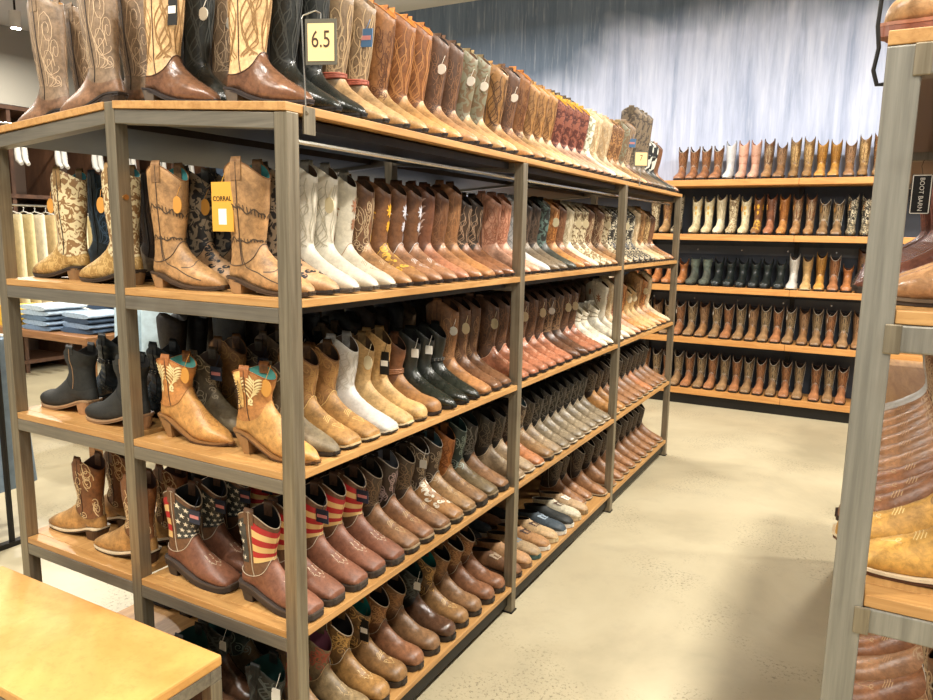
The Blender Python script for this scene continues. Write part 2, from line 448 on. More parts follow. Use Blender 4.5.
    for k in range(5):
        q = k / 4; z = zt * (1 - q); xa = .0 + (.012 + sl) * q; xb = .068 - .006 * q + sl * .25 * q; w = .034 - .005 * q - sl * .2 * q
        ring = []
        for i in range(9):
            a = PI / 2 + PI * i / 8; ring.append(((xa + .022 + .022 * math.cos(a)) * S, w * math.sin(a) * S, z))
        ring = ring + [((xb) * S, -w * S, z - (0 if q else .004)), ((xb) * S, w * S, z - (0 if q else .004))]
        r0.append(ring)
    mb = MB(); mb.grid(r0, closed_v=True); mb.fan(r0[0]); mb.fan(r0[-1][::-1]); parts.append(('heel', mb.mesh('heel', heel_m, False), None))
    # pull straps
    for side in (-1, 1):
        mb = MB(); st = []
        for j in range(13):
            q = j / 12
            if q < .42: P = [sf.P(.05 + (1 - q / .42) * min(.85, .05 / sf.dzst), side * (PI / 2 + dt), .0028) for dt in (-.24, .24)]
            elif q > .58: P = [sf.P(.05 + ((q - .58) / .42) * min(.85, .05 / sf.dzst), side * (PI / 2 + dt), -.0055) for dt in (-.24, .24)]
            else:
                k = (q - .42) / .16
                P = [sf.P(.05, side * (PI / 2 + dt), .0028 - .0083 * k) + np.array([0, 0, .012 * math.sin(PI * k)]) for dt in (-.24, .24)]
            st.append(P)
        mb.grid(st); me = mb.mesh('pull_strap', strap_m); parts.append(('pull_strap', me, None))
        mb = MB(); mb.tube([sf.P(ut[8] + .1 + (5.2 - ut[8]) * j / 14, side * PI / 2, .0012) for j in range(15)], .0013, 4)
        parts.append(('side_seam', mb.mesh('side_seam', plain('piping', g('piping') or g('sole'), .6)), 'shaft'))
    if g('edge') or g('piping'):
        mb = MB(); pts = [sf.P(ut[i], T[i], .0002) for i in range(N)]; pts.append(pts[0]); mb.tube(pts, .0016, 5, False)
        parts.append(('top_binding', mb.mesh('top_binding', plain('piping', g('piping') or g('edge'), .6)), 'shaft'))
    if g('emb'): parts.append(('embroidery', embroider(sf, g('emb'), g('ew'), len(key)).mesh('embroidery', plain('thread', g('ecol'), .6)), 'shaft'))
    if g('stitch'): parts.append(('toe_stitching', toe_stitch(sf, g('stitch')).mesh('toe_stitching', plain('thread', g('scol') or g('ecol'), .6)), 'vamp'))
    if g('extra'): parts += g('extra')(sf)
    parts = [(a, b, c, None) for a, b, c in parts]
    d['parts'] = parts; d['sf'] = sf
    return parts
def H_is_low(h): return h < .2

TAGS = {}
def tag_variant(kind, side, sf):
    key = (kind, side, id(sf))
    if key in TAGS: return TAGS[key]
    H = sf.H * sf.S; white = plain('card_white', '#efe9da', .7); navy = plain('card_navy', '#232c3d', .6); blk = plain('card_black', '#15130f', .6)
    yel = plain('card_yellow', '#dca23a', .6); cream = plain('card_cream', '#d8c9a2', .6)
    p = sf.side(side, .75, .30 if H > .24 else .3, .01); x, y, z = p
    k = kind
    if k == 'oval': o, M = hang_tag_mesh(x, y, z, .034, .045, cream, None, True)
    elif k == 'yoval': o, M = hang_tag_mesh(x, y, z, .036, .046, plain('card_amber', '#c98d3c', .6), None, True)
    elif k == 'disc': o, M = hang_tag_mesh(x, y, z, .034, .034, white, None, True)
    elif k == 'navy': o, M = hang_tag_mesh(x + .018, y + side * .002, z + .01, .045, .04, navy, plain('card_red', '#c9807c', .6))
    elif k == 'blue': o, M = hang_tag_mesh(x, y, z, .045, .05, plain('card_blue', '#5b83ad', .6), plain('card_pink', '#e49a96', .6))
    elif k == 'black': o, M = hang_tag_mesh(x, y, z - .02, .035, .075, blk, plain('card_white', '#efe9da', .7))
    elif k == 'whitebig': o, M = hang_tag_mesh(x, y, z - .03, .032, .085, white)
    elif k == 'barn':
        o, M = hang_tag_mesh(x + .036, y, z - .01, .042, .09, blk)
        m2 = MB()
        for a in (-1, 1): m2.box(a * .0185 - .001, a * .0185 + .001, -.0014, .0014, -.0435, .0435); m2.box(-.0175, .0175, -.0014, .0014, a * .0435 - .001, a * .0435 + .001)
        o.append(('tag_border', tmesh(m2.mesh('tag_border', white, False), M), 'hang_tag'))
        t = text_mesh('BOOT BARN', .0135, white, 'tag_print'); t.transform(M @ Matrix.Translation((0, side * .0017, 0)) @ (Matrix.Rotation(PI, 4, 'Z') if side > 0 else Matrix.Identity(4)) @ Matrix.Rotation(PI / 2, 4, 'X') @ Matrix.Rotation(-PI / 2, 4, 'Z'))
        o.append(('tag_print', t, 'hang_tag'))
    elif k == 'white': o, M = hang_tag_mesh(x, y, z, .028, .03, white)
    elif k == 'orange': # big hang tag with a price label with lettering
        p = sf.side(side, -.55, .22, .012); x, y, z = p
        o, M = hang_tag_mesh(x, y, z - .035, .075, .125, yel, None, False)
        m2 = MB(); m2.box(-.014, .014, -.0016, .0016, -.045, -.005); o.append(('barcode_label', tmesh(m2.mesh('barcode_label', white, False), M), 'hang_tag'))
        t = text_mesh('CORRAL', .017, blk, 'tag_print'); t.transform(M @ Matrix.Translation((0, side * .0017, .02)) @ (Matrix.Rotation(PI, 4, 'Z') if side > 0 else Matrix.Identity(4)) @ Matrix.Rotation(PI / 2, 4, 'X'))
        o.append(('tag_print', t, 'hang_tag'))
    TAGS[key] = o; return o

def ordw(n):
    return ['zeroth', 'first', 'second', 'third', 'fourth', 'fifth', 'sixth', 'seventh', 'eighth', 'ninth', 'tenth', 'eleventh', 'twelfth', 'thirteenth', 'fourteenth', 'fifteenth', 'sixteenth', 'seventeenth', 'eighteenth', 'nineteenth', 'twentieth'][n]
NB = [0]
def boot(key, loc, rz, label, group, tagk=None, ry=0, jit=.015, drop=()):
    d = STY[key]
    if 'parts' not in d: make(key)
    r = thing(d['name'], label, d['cat'], loc, rz + random.uniform(-jit, jit), group, ry)
    if key in ('slouch', 'chocosq', 'saddle', 'honeysq'): r.scale = (1, .92, 1)
    mp = {}
    for n, me, par, _ in d['parts']:
        if n in drop: continue
        o = obj(n, me, mp.get(par, r)); mp.setdefault(n, o)
    tk = tagk if tagk is not None else d['tagk']
    if tk:
        side = 1 if abs(abs(rz) - PI) < .5 else -1
        for n, me, par in tag_variant(tk, side, d['sf']):
            o = obj(n, me, mp.get(par, r)); mp.setdefault(n, o)
    NB[0] += 1
    return r

# ------------------------------------------------------------------ room
def floor_mat():
    t = NT('polished_concrete'); v = t.coord()
    n = t.noise(v, .9, 6, .6, .4); n2 = t.noise(v, 5, 6, .7); n3 = t.noise(v, 70, 3, .8); pm = t.noise(v, 1.7, 3, .6)
    a = t.ramp(n, [(.32, lin('#a3997e')), (.5, lin('#b9ae90')), (.68, lin('#c6bc9e'))])
    a = t.mix(a, lin('#a79c83'), t.ramp(n2, [(.52, (0, 0, 0, 1)), (.75, (.45, .45, .45, 1))]))
    sp = t.mix((0, 0, 0, 1), t.ramp(n3, [(.55, (0, 0, 0, 1)), (.62, (1, 1, 1, 1))]), t.ramp(pm, [(.5, (0, 0, 0, 1)), (.6, (1, 1, 1, 1))]))
    a = t.mix(a, lin('#6e6450'), t.mix((0, 0, 0, 1), sp, .75))
    t.col(a); t.setp(Roughness=.38); t.bump(n3, .05, .002); return t.m
def mural_mat():
    t = NT('streaked_mural'); v = t.coord()
    n = t.noise(t.mapping((1.6, 1.6, .12)), 5, 8, .7, .3); n2 = t.noise(t.mapping((4, 4, .25)), 7, 5, .7); c = t.noise(v, .42, 4, .6, 1.0)
    a = t.ramp(n, [(.32, lin('#909dba')), (.5, lin('#b5bfd8')), (.68, lin('#cfd6ea'))])
    dk = t.ramp(n, [(.3, lin('#55667c')), (.6, lin('#6f8096')), (.8, lin('#8c9bb0'))])
    sep = t.add('ShaderNodeSeparateXYZ'); t.lk(v, sep.inputs[0])
    # cloud bank: darker slate towards the upper left of the wall
    m = t.add('ShaderNodeMath', operation='MULTIPLY_ADD'); m.inputs[1].default_value = .42; m.inputs[2].default_value = -1.47; t.lk(sep.outputs[2], m.inputs[0])
    m3 = t.add('ShaderNodeMath', operation='MULTIPLY_ADD'); m3.inputs[1].default_value = -.14; t.lk(sep.outputs[0], m3.inputs[0]); t.lk(m.outputs[0], m3.inputs[2])
    m2 = t.add('ShaderNodeMath', operation='ADD'); t.lk(m3.outputs[0], m2.inputs[0]); t.lk(c, m2.inputs[1])
    f = t.ramp(m2.outputs[0], [(.66, (0, 0, 0, 1)), (.86, (1, 1, 1, 1))])
    a = t.mix(a, dk, f)
    a = t.mix(a, lin('#dfe4ee'), t.ramp(n2, [(.54, (0, 0, 0, 1)), (.76, (.4, .4, .4, 1))]))
    t.col(a); t.setp(Roughness=.7); return t.m
M_MURAL = mural_mat(); M_FLOOR = floor_mat()
def sbox(name, x0, x1, y0, y1, z0, z1, mat):
    mb = MB(); mb.box(x0, x1, y0, y1, z0, z1); return struct(build(name, mb, mat))
sbox('floor', -11, 4.5, -3.5, 7.6, -.1, 0, M_FLOOR)
sbox('wall_back', -11, 4.5, YW, YW + .1, 0, CEIL, M_MURAL)
sbox('wall_left', -10.1, -10, -3.5, YW, 0, 3.1, M_MURAL)
sbox('trim_1', -10.1, -9.85, -3.5, YW, 3.1, CEIL, plain('soffit_paint', '#a8a294', .8))
sbox('ceiling', -11, 4.5, -3.5, 7.6, CEIL, CEIL + .1, plain('ceiling_paint', '#d9d6cd', .9))

# ------------------------------------------------------------------ long rack
rack = thing('display_rack', 'long double sided steel and pine boot rack standing along the concrete aisle', 'rack')
PY = [(YP[0], YP[0] + .04)] + [(y - .04, y) for y in YP[1:]]
for j, (a, b) in enumerate(PY):
    for x, ztop in ((XF - .04, LV[0]), (XM - .04, LV[0] + LIFT + BT), (XL, LV[0])):
        mb = MB(); mb.box(x, x + .04, a, b, 0, ztop - .0005); p = build('post', mb, M_STEELV, rack, bevel=.002)
        mb = MB(); mb.box(x - .004, x + .044, a - .004, b + .004, 0, .006); build('foot_plate', mb, M_BLACK, p)
for i, h in enumerate(LV):
    for b in range(3):
        y0 = YP[b] if b == 0 else YP[b]; y1 = YP[b + 1]
        for side in (0, 1):
            x0, x1 = ((XM, XF), (XL, XM - .04))[side]
            mb = MB()
            ya, yb = (y0 + (.0 if b == 0 else -.02)), (y1 - .02 if b < 2 else y1)
            if i == 0: mb.box(x0 if side == 0 else x1 + .0, x1 if side == 0 else x0, ya - (.004 if b == 0 else 0), yb - .0015, h, h + BT, LIFT)
            else:
                mb.box(x0 + .0005, x1 - .0005, ya + (.0405 if b == 0 else .0205), yb - .0215 if b < 2 else yb - .041, h, h + BT)
            build('shelf_board', mb, M_BOARDY, rack, bevel=.0015)
            if i > 0: # front strip between posts, and short tongue over the rail at the near end
                if b == 0:
                    mb = MB(); mb.box(x0 + (.0005 if side == 0 else .0405), x1 - (.0405 if side == 0 else .0005), YP[0] + .002, YP[0] + .04, h, h + BT)
                    build('shelf_end_strip', mb, M_BOARD, rack, bevel=.0015)
            # dark steel pan under each board
            mb = MB(); z1 = h - .001
            mb.box(min(x0, x1) + .05, max(x0, x1) - .05, ya + .05, yb - .05, z1 - .022, z1, 0)
            if i > 0: build('support_pan', mb, M_PAN, rack)
            else:
                mb = MB()
                if side == 0: mb.box(x0 + .05, x1 - .05, ya + .05, yb - .05, h - .026, h - .002, LIFT * .83)
                else: mb.box(x1 - .05, x0 + .05, ya + .05, yb - .05, h - .026, h - .002, LIFT * .83)
                build('support_pan', mb, M_PAN, rack)
        # dark back spine between the two halves under the top and bottom
    for side in (0, 1):
        x0, x1 = ((XM, XF - .04), (XL + .04, XM - .04))[side]
        for b, (ya, yb) in enumerate(PY):
            mb = MB(); z1 = h - .0008
            if i == 0:
                if side == 0: mb.box(x0 + .0005, x1 - .0005, ya + .001, yb - .001, z1 - .037, z1, LIFT); 
                else: mb.box(x1 - .0005, x0 + .0005, ya + .001, yb - .001, z1 - .037, z1, LIFT)
            else: mb.box(x0 + .0005, x1 - .0005, ya + .001, yb - .001, z1 - .037, z1)
            build('cross_rail', mb, M_STEELX, rack, bevel=.002)
for b in range(3):
    mb = MB(); mb.box(XF - .035, XF - .02, PY[b][1] + .001, PY[b + 1][0] - .001, .03, LV[4] - .001); build('kick_rail', mb, M_BLACK, rack)
    mb = MB(); mb.box(XL + .02, XL + .035, PY[b][1] + .001, PY[b + 1][0] - .001, .03, LV[4] - .001); build('kick_rail', mb, M_BLACK, rack)
# corner brackets and bolts
for z in (1.66,):
    mb = MB(); mb.tube([(XM + .0, YP[0] + .02, z), (XM + .006, YP[0] + .02, z)], .008, 8); build('bolt', mb, plain('brass', '#a87b45', .3, .8), rack)
mb = MB(); mb.box(XF - .002, XF + .003, YP[0] + .055, YP[0] + .095, LV[0] - .045, LV[0] + .018); build('corner_bracket', mb, M_STEELV, rack)
mb = MB(); mb.tube([(XF - .06, YP[0] + .1, LV[0] - .055), (XF - .06, YP[3] - .1, LV[0] - .055)], .006, 6); build('tie_rod', mb, M_CHROME, rack)

# ------------------------------------------------------------------ back wall shelving
bw = thing('wall_shelving', 'long wall shelving of thick pine boards on a dark panel below the mural', 'shelving')
XB0, XB1 = -3.4, 1.6
mb = MB(); mb.box(XB0, XB1, YW - .04, YW - .002, 0, BL[0] + .05); build('back_panel', mb, plain('navy_panel', '#2b323d', .6, 0, .15, 6), bw)
joints = [XB0, -1.93, -.62, .6, XB1]
for h in BL:
    for a, b in zip(joints, joints[1:]):
        mb = MB(); mb.box(a + .001, b - .001, YB, YW - .042, h, h + .055); build('shelf_board', mb, M_BACKBOARD, bw, bevel=.003)
for x in joints[1:-1] + [XB0 + .03, XB1 - .03]:
    mb = MB(); mb.box(x - .02, x + .02, YW - .075, YW - .043, .0, BL[0] - .002); build('upright', mb, M_BLACK, bw)
for h in BL[1:3]:
    mb = MB(); mb.box(XB0 + .1, XB1 - .1, YW - .05, YW - .041, h - .13, h - .05); st = build('perforated_strip', mb, plain('grey_strip', '#4c5158', .5), bw)
    for k in range(12):
        mb = MB(); mb.box(XB0 + .3 + k * .4, XB0 + .312 + k * .4, YW - .056, YW - .0505, h - .095, h - .083); build('screw', mb, M_CHROME, st)
mb = MB(); mb.box(XB0, XB1, YB + .05, YB + .07, .0, BL[4] - .001); build('kick_board', mb, M_BLACK, bw)

# ------------------------------------------------------------------ right hand rack
rr = thing('display_rack', 'near right steel boot rack with pine boards, its grey post beside the aisle', 'rack')
for x in (XR, XR + .62):
    for y in (YR, YR + 1.29, YR + 2.62):
        mb = MB(); mb.box(x, x + .045, y, y + .045, 0, RL[0] - .0005); build('post', mb, M_STEELR, rr, bevel=.003)
for i, h in enumerate(RL):
    for b in range(2):
        y0 = YR + (.0 if i == 0 and b == 0 else .05) + b * 1.29; y1 = YR + 1.29 + b * 1.33
        if i == 0 and b == 1: y0 = YR + 1.2905
        if i == 0 and b == 1: y1 += .045
        mb = MB(); mb.box(XR + (.0 if i == 0 else .0), XR + .665, y0, y1 - .001, h, h + BT); build('shelf_board', mb, M_BOARDY, rr, bevel=.0015)
        mb = MB(); mb.box(XR + .05, XR + .61, y0 + .05, y1 - .05, h - .023, h - .001); build('support_pan', mb, plain('taupe_pan', '#6b5c50', .4, .3), rr)
    for y in (YR, YR + 1.29, YR + 2.62):
        mb = MB(); mb.box(XR + .0455, XR + .6195, y + .002, y + .043, h - .042, h - .001); build('cross_rail', mb, M_STEELR, rr, bevel=.003)
        if i > 0 and y == YR:
            mb = MB(); mb.box(XR + .0455, XR + .6195, y + .003, y + .0495, h, h + BT); build('shelf_end_strip', mb, M_BOARD, rr, bevel=.0015)
        if y == YR:
            mb = MB(); mb.box(XR + .034, XR + .056, y - .003, y + .0015, h - .044, h - .0); build('end_clip', mb, M_STEELV, rr, bevel=.002)

# ------------------------------------------------------------------ boot styles
def stripes(red_sides=(-1, 1)):
    def f(sf):
        out = []; red, cr_, blue = MB(), MB(), MB()
        for side in red_sides:
            for k in range(6):
                m = red if k % 2 == 0 else cr_
                b0, b1 = .1 + k * .145, .1 + (k + 1) * .145
                m.grid([[sf.side(side, .12 + .98 * i / 10, b0 + (b1 - b0) * j / 3 + .02 * math.sin(5 * i / 10 + 1), .0016) for i in range(11)] for j in range(4)])
        out.append(('red_stripes', red.mesh('red_stripes', plain('stripe_red', '#b02a2c', .5)), 'shaft'))
        out.append(('cream_stripes', cr_.mesh('cream_stripes', plain('stripe_cream', '#e3bf83', .5)), 'shaft'))
        return out
    return f
def flagpair(kind):
    def f(sf):
        out = []
        other = {'stars': -1, 'stripes': 1}[kind]   # which half faces the camera
        b = MB(); s = MB(); r = MB(); c = MB()
        for side in (-1, 1):
            front_is_stars = (kind == 'stars')
            a0, a1 = (.1, 1.15) if front_is_stars else (-1.15, -.14)
            b.grid([[sf.side(side, a0 + (a1 - a0) * i / 12, .07 + .9 * j / 14, .0013) for i in range(13)] for j in range(15)])
            k = 0
            for rw in range(5):
                for cc in range(4):
                    a = a0 + .14 + .32 * cc + (.16 if rw % 2 else 0); bb = .17 + rw * .175
                    if a > a1 - .08: continue
                    pts = []
                    for j in range(10):
                        rr_ = .135 if j % 2 == 0 else .054; th = PI / 2 + j * PI / 5
                        pts.append(sf.side(side, a + rr_ * math.cos(th), bb - .5 * rr_ * math.sin(th), .0026))
                    s.fan(pts, sf.side(side, a, bb, .0028))
            c0, c1 = (-1.15, -.14) if front_is_stars else (.1, 1.15)
            for k in range(6):
                m = r if k % 2 == 0 else c; b0, b1 = .09 + k * .145, .09 + (k + 1) * .145
                m.grid([[sf.side(side, c0 + (c1 - c0) * i / 10, b0 + (b1 - b0) * j / 3 + .02 * math.sin(5 * i / 10 + 1), .0016) for i in range(11)] for j in range(4)])
        out.append(('star_panel', b.mesh('star_panel', leather('#36383a', .5)), 'shaft'))
        out.append(('stars', s.mesh('stars', plain('star_cream', '#e9e2cc', .5)), 'star_panel'))
        out.append(('red_stripes', r.mesh('red_stripes', plain('stripe_red', '#b8292c', .5)), 'shaft'))
        out.append(('cream_stripes', c.mesh('cream_stripes', plain('stripe_cream', '#e8c27f', .5)), 'shaft'))
        return out
    return f
def ankle_band(col, z=3.3, studs=False):
    def f(sf):
        mb = MB()
        for dz in (0, .22, .44): 
            pts = [sf.P(z + dz * (1 if not studs else .6), 2 * PI * i / 24, .003) for i in range(25)]; mb.tube(pts, .004, 6, False)
        out = [('ankle_strap', mb.mesh('ankle_strap', leather(col, .5)), None)]
        if studs:
            m = MB()
            for i in range(22):
                for dz in (0, .22):
                    p = sf.P(z + dz, 2 * PI * i / 22, .007); m.tube([tuple(p), tuple(p + np.array([0, 0, .003]))], .0028, 5)
            out.append(('studs', m.mesh('studs', M_CHROME), 'ankle_strap'))
        return out
    return f
def zip_strap(sf):
    t = MB(); pts0 = [[sf.side(-1, a, b, .0035) for b in [.0 + .97 * i / 10 for i in range(11)]] for a in (-.42, -.12)]
    t.grid(pts0)
    out = [('side_label_strap', t.mesh('side_label_strap', leather('#e8b765', .5)), 'shaft')]
    me = text_mesh('CORRAL', .021, plain('ink', '#3a2412', .7), 'lettering')
    p0 = Vector(sf.side(-1, -.27, .98, .0055)); p1 = Vector(sf.side(-1, -.27, .3, .0055))
    z = (p1 - p0).normalized(); yv = Vector((0, -1, 0)); x = z; n = yv - x * yv.dot(x); n.normalize(); y = n.cross(x)
    M = Matrix((x, y, n)).transposed().to_4x4(); M.translation = (p0 + p1) / 2 + n * .003
    me.transform(M); out.append(('lettering', me, 'side_label_strap')); return out

# tall western boots
style('twotone', 'brown boot with pale gold stitched shaft', .375, 'snip', '#d9b179', '#6d4733', sole='#2c2320', heel='#5a5248', emb='lyre', ecol='#8d6a3d', piping='#4a2e1e', rough=.5, vrough=.22, dip=.04, tagk='black', lining='#d3b180')
style('blacktall', 'smooth black tall boot', .375, 'snip', '#1c1d1c', sole='#191614', rough=.4, vrough=.25, emb='lyre', ecol='#3c3d38', lining='#26221f')
style('taupetall', 'dusty brown tall boot with scroll stitching', .375, 'snip', '#7d6450', '#775540', sole='#2c241e', heel='#3b332c', emb='scroll', ecol='#c4a988', ew=.0009, tagk='blue', lining='#c49050')
style('taupeband', 'tan-toed tall boot with red ankle cords', .375, 'snip', '#7a614a', '#b08c5f', sole='#2c241e', emb='scroll', ecol='#b99d76', ew=.0014, tagk='blue', extra=ankle_band('#9a4b38'), lining='#8a6a48')
style('browntall', 'brown tall boot with curling stitches', .375, 'snip', '#84552f', '#a98352', sole='#2c211b', emb='curls', ecol='#5d371d', ew=.0012, lining='#d08f3e', edge='#b9702f')
style('rusttall', 'rust brown tall boot with amber lining', .375, 'snip', '#7d4c2a', '#b88950', sole='#2c211b', emb='lyre', ecol='#b27c48', lining='#d5913c', edge='#c67b2f')
style('chocotall', 'dark chocolate tall boot with loose stitching', .365, 'snip', '#54382a', '#a77b52', sole='#241b17', emb='curls', ecol='#8b6446', ew=.0009, lining='#2f221c', tagk='disc')
style('turq', 'brown tall boot with faint turquoise inlay', .36, 'snip', '#7a6547', '#c39a66', sole='#2c241e', smat=tooled('#6f5a40', '#7a7760', 30), lining='#63452c', tagk='disc')
style('tanwing', 'tan tall boot with wood-grain shaft', .355, 'snip', '#8a6137', '#bb8b57', sole='#2c241e', emb='lyre', ecol='#4f351f', ew=.0014, lining='#4d3522')
style('honeytall', 'honey tall boot with pale toe', .35, 'snip', '#a17442', '#cfa877', sole='#2c241e', emb='lyre', ecol='#6d4a27', lining='#dcaa62')
style('oxblood', 'oxblood boot with tangled red embroidery', .34, 'snip', '#56291f', '#b99376', sole='#2c241e', smat=tooled('#55281f', '#8b5340', 42), lining='#e1ae2c', edge='#d7a32f')
style('mossfl', 'white boot with green floral stitching', .33, 'snip', '#e2ddc5', '#dcd3ba', sole='#3a3128', smat=tooled('#e5dfca', '#99987a', 38), lining='#c9bb98')
style('creamtall', 'cream suede tall boot', .345, 'snip', '#cdb58e', '#cdb48c', sole='#3a3128', emb='lyre', ecol='#b0946b', rough=.7, lining='#cbb48d')
style('fringe', 'tan boot with ragged brown shaft', .34, 'snip', '#9c7448', '#a57f54', sole='#2c241e', smat=tooled('#a57a4b', '#6c4a2d', 48), lining='#8a6038')
style('taupebig', 'dark taupe tall boot with pale scrollwork', .475, 'snip', '#57493a', '#6b5540', sole='#241b17', smat=tooled('#453a2f', '#75654f', 28), lining='#2f271f')
style('tribal', 'black boot with white diagonal stripes', .32, 'snip', '#1f201f', '#37352f', sole='#191614', smat=tooled('#1b1c1c', '#d7d6c8', 16), lining='#1b1917')
style('stitched', 'distressed tan boot with whip-stitched seams', .335, 'snip', '#a5794b', '#a87c4d', sole='#4a392a', heel='#a37e55', emb='wave', ecol='#4a3826', stitch='wave', scol='#4f4032', rough=.6, mottle=.35, lining='#4aa0a0', edge='#8c6440', tagk='yoval')
style('lacetoe', 'tan boot with black lace overlay', .33, 'snip', '#3a3530', '#a57e58', sole='#2b2320', smat=tooled('#2a2725', '#8b7a63', 40), stitch='lace', scol='#1a1918', rough=.6, lining='#2b2622', tagk='yoval')
style('white', 'tall white boot with tone-on-tone stitching', .35, 'snip', '#cdc5b1', '#cbc3af', sole='#5a5148', heel='#5a5148', emb='lyre', ecol='#a8a08b', lining='#7d6248', tagk='oval', rough=.45, mottle=.1, ew=.0012)
style('whitefl', 'white boot with brown floral overlay', .335, 'snip', '#cbc2ab', '#c9bfa8', sole='#5a5148', emb='flower', ecol='#93684b', lining='#4f3a2c', stitch='bug', scol='#9c7b5c', mottle=.12)
style('emb', 'brown boot with pale scroll embroidery', .325, 'snip', '#65422c', '#9b7048', sole='#2c211b', emb='curls', ecol='#bfa682', ew=.0009, stitch='bug', lining='#5d4632')
style('sunfl', 'brown boot with yellow sunflower patches', .325, 'snip', '#6e4529', '#8e623c', sole='#2c211b', emb='flower', ecol='#e0a52b', stitch='lace', scol='#d6a942', lining='#5d4632')
style('bluefl', 'brown boot with white flower stitching', .325, 'snip', '#6a432b', '#95684a', sole='#2c211b', emb='flower', ecol='#c8c6cb', stitch='bug', scol='#cfc9c4', lining='#5d4632')
style('brownsn', 'plain brown boot with snip toe', .325, 'snip', '#684028', '#a2704c', sole='#2c211b', emb='scroll', ecol='#8e6443', ew=.0008, lining='#4d3626', vrough=.25)
style('dots', 'reddish boot with dotted studded front', .33, 'snip', '#6b3f2b', '#a0674a', sole='#2c211b', emb='floral', ecol='#b99c8c', lining='#3d2a20', ew=.0007)
style('darkwine', 'dark brown boot with cream curved stitching', .31, 'snip', '#3b2a20', '#86573c', sole='#2c211b', emb='lyre', ecol='#b8987a', lining='#231a15', vrough=.25, ew=.0008)
style('blush', 'blush pink leather boot', .325, 'snip', '#c68d6c', '#d09c7c', sole='#2c211b', emb='scroll', ecol='#9c654a', lining='#b1714a', mottle=.2)
style('paleblue', 'pale blue-grey smooth boot', .325, 'snip', '#b6bbbb', '#c0c0ba', sole='#2c2622', emb='lyre', ecol='#8f9696', lining='#9aa0a2', mottle=.1)
style('espresso', 'espresso dark boot', .325, 'snip', '#33251d', '#72604f', sole='#1f1814', emb='scroll', ecol='#5b4838', lining='#201713')
style('blackfl', 'black boot with teal flower stitching', .33, 'snip', '#252622', '#3b3a34', sole='#1f1814', smat=tooled('#24251f', '#55695f', 30), lining='#b9b0a0')
style('orange', 'orange leather boot', .325, 'snip', '#ad6e2f', '#bc8142', sole='#2c211b', emb='scroll', ecol='#7b481d', lining='#8a4e22', tagk='oval')
style('cream', 'cream leather boot', .325, 'snip', '#cfc2a0', '#d9ceae', sole='#4b3f31', emb='lyre', ecol='#a49676', lining='#8b7450', mottle=.12)
style('creamlace', 'cream boot with brown lace overlay', .325, 'snip', '#cdbd9b', '#cbb892', sole='#2c241e', smat=tooled('#cfc19e', '#7a6548', 45), vmat=tooled('#cfc19e', '#8a7350', 50), lining='#6a5238', tagk='oval')
style('snake', 'black and cream snake-patterned boot', .325, 'snip', '#8f8470', '#8f8470', sole='#221c18', smat=tooled('#c7bda2', '#2f2b26', 50), vmat=tooled('#b9a988', '#2f2b26', 60), lining='#2a221c', tagk='oval')
style('copper', 'glossy copper-toed brown boot', .335, 'square', '#4a2f21', '#a4664a', sole='#241b17', emb='curls', ecol='#7b5639', ew=.0008, lining='#2c1f18', vrough=.2, tagk='oval', stitch='bug', scol='#c99a7c')
style('darkbrn', 'dark brown tooled boot', .335, 'snip', '#3f2a20', '#5a3a2a', sole='#241b17', emb='scroll', ecol='#8c6c4b', lining='#2c1f18', tagk='disc', vrough=.25)
style('whitesq', 'white western boot', .28, 'square', '#cfcbc1', '#cecac1', sole='#3d342b', welt='#c9bfa8', emb='lyre', ecol='#b9b3a6', lining='#6a5848', mottle=.06)
style('whip', 'ivory boot with stitched panels', .21, 'snip', '#ddd6c0', '#d8cfb5', sole='#3a3128', lining='#b6a884', emb='wave', ecol='#8a7c5e', name='ankle_boot', cat='boot')
style('mocha', 'mocha leather square-toe boot', .26, 'square', '#6b543e', '#8b6f52', sole='#2c241e', welt='#3b322a', emb='scroll', ecol='#a98c68', stitch='bug', scol='#b7986e', lining='#3b2f25', rough=.6)
style('tansq', 'golden tan square-toe boot', .265, 'square', '#8a5f33', '#a4773f', sole='#2c241e', welt='#cbb489', emb='curls', ecol='#a98049', stitch='bug', scol='#d9b470', lining='#4b3725', rough=.6, edge='#6d4724')
style('honeysq', 'honey leather boot on a pale welt', .27, 'square', '#b08b55', '#c59f62', sole='#3b2f22', welt='#d8c8a2', lining='#6a5138', tagk='oval', rough=.65, mottle=.2)
style('slouch', 'wheat slouch boot with gathered ankle', .28, 'round', '#c79d5c', '#d3aa68', sole='#33281d', welt='#8a6e48', lining='#5b4226', tagk='black', rough=.6, slouch=.014, mottle=.2)
style('saddle', 'saddle brown boot with ankle strap', .25, 'round', '#6b4128', '#9a6a3c', sole='#2c211b', lining='#33241a', extra=ankle_band('#7a4b2c'), tagk='navy', rough=.5)
style('blackmid', 'plain black leather mid boot', .26, 'snip', '#20211f', '#23241f', sole='#151311', lining='#1b1816', rough=.35, vrough=.22, tagk='white')
style('blackstud', 'black boot with silver studded ankle strap', .26, 'snip', '#20211f', '#262722', sole='#151311', lining='#1b1816', rough=.35, vrough=.22, extra=ankle_band('#1c1b1a', 3.3, True))
style('cognac', 'cognac tall boot with faint stitching', .345, 'square', '#7d5233', '#a87242', sole='#2c211b', welt='#6a4a2d', emb='scroll', ecol='#aa7c50', ew=.0008, lining='#50382a', tagk='disc')
style('chocosq', 'chocolate tall boot with tag', .345, 'square', '#523423', '#6a4630', sole='#2c211b', emb='curls', ecol='#94714e', ew=.0009, lining='#2e2019', tagk='oval', vrough=.25)
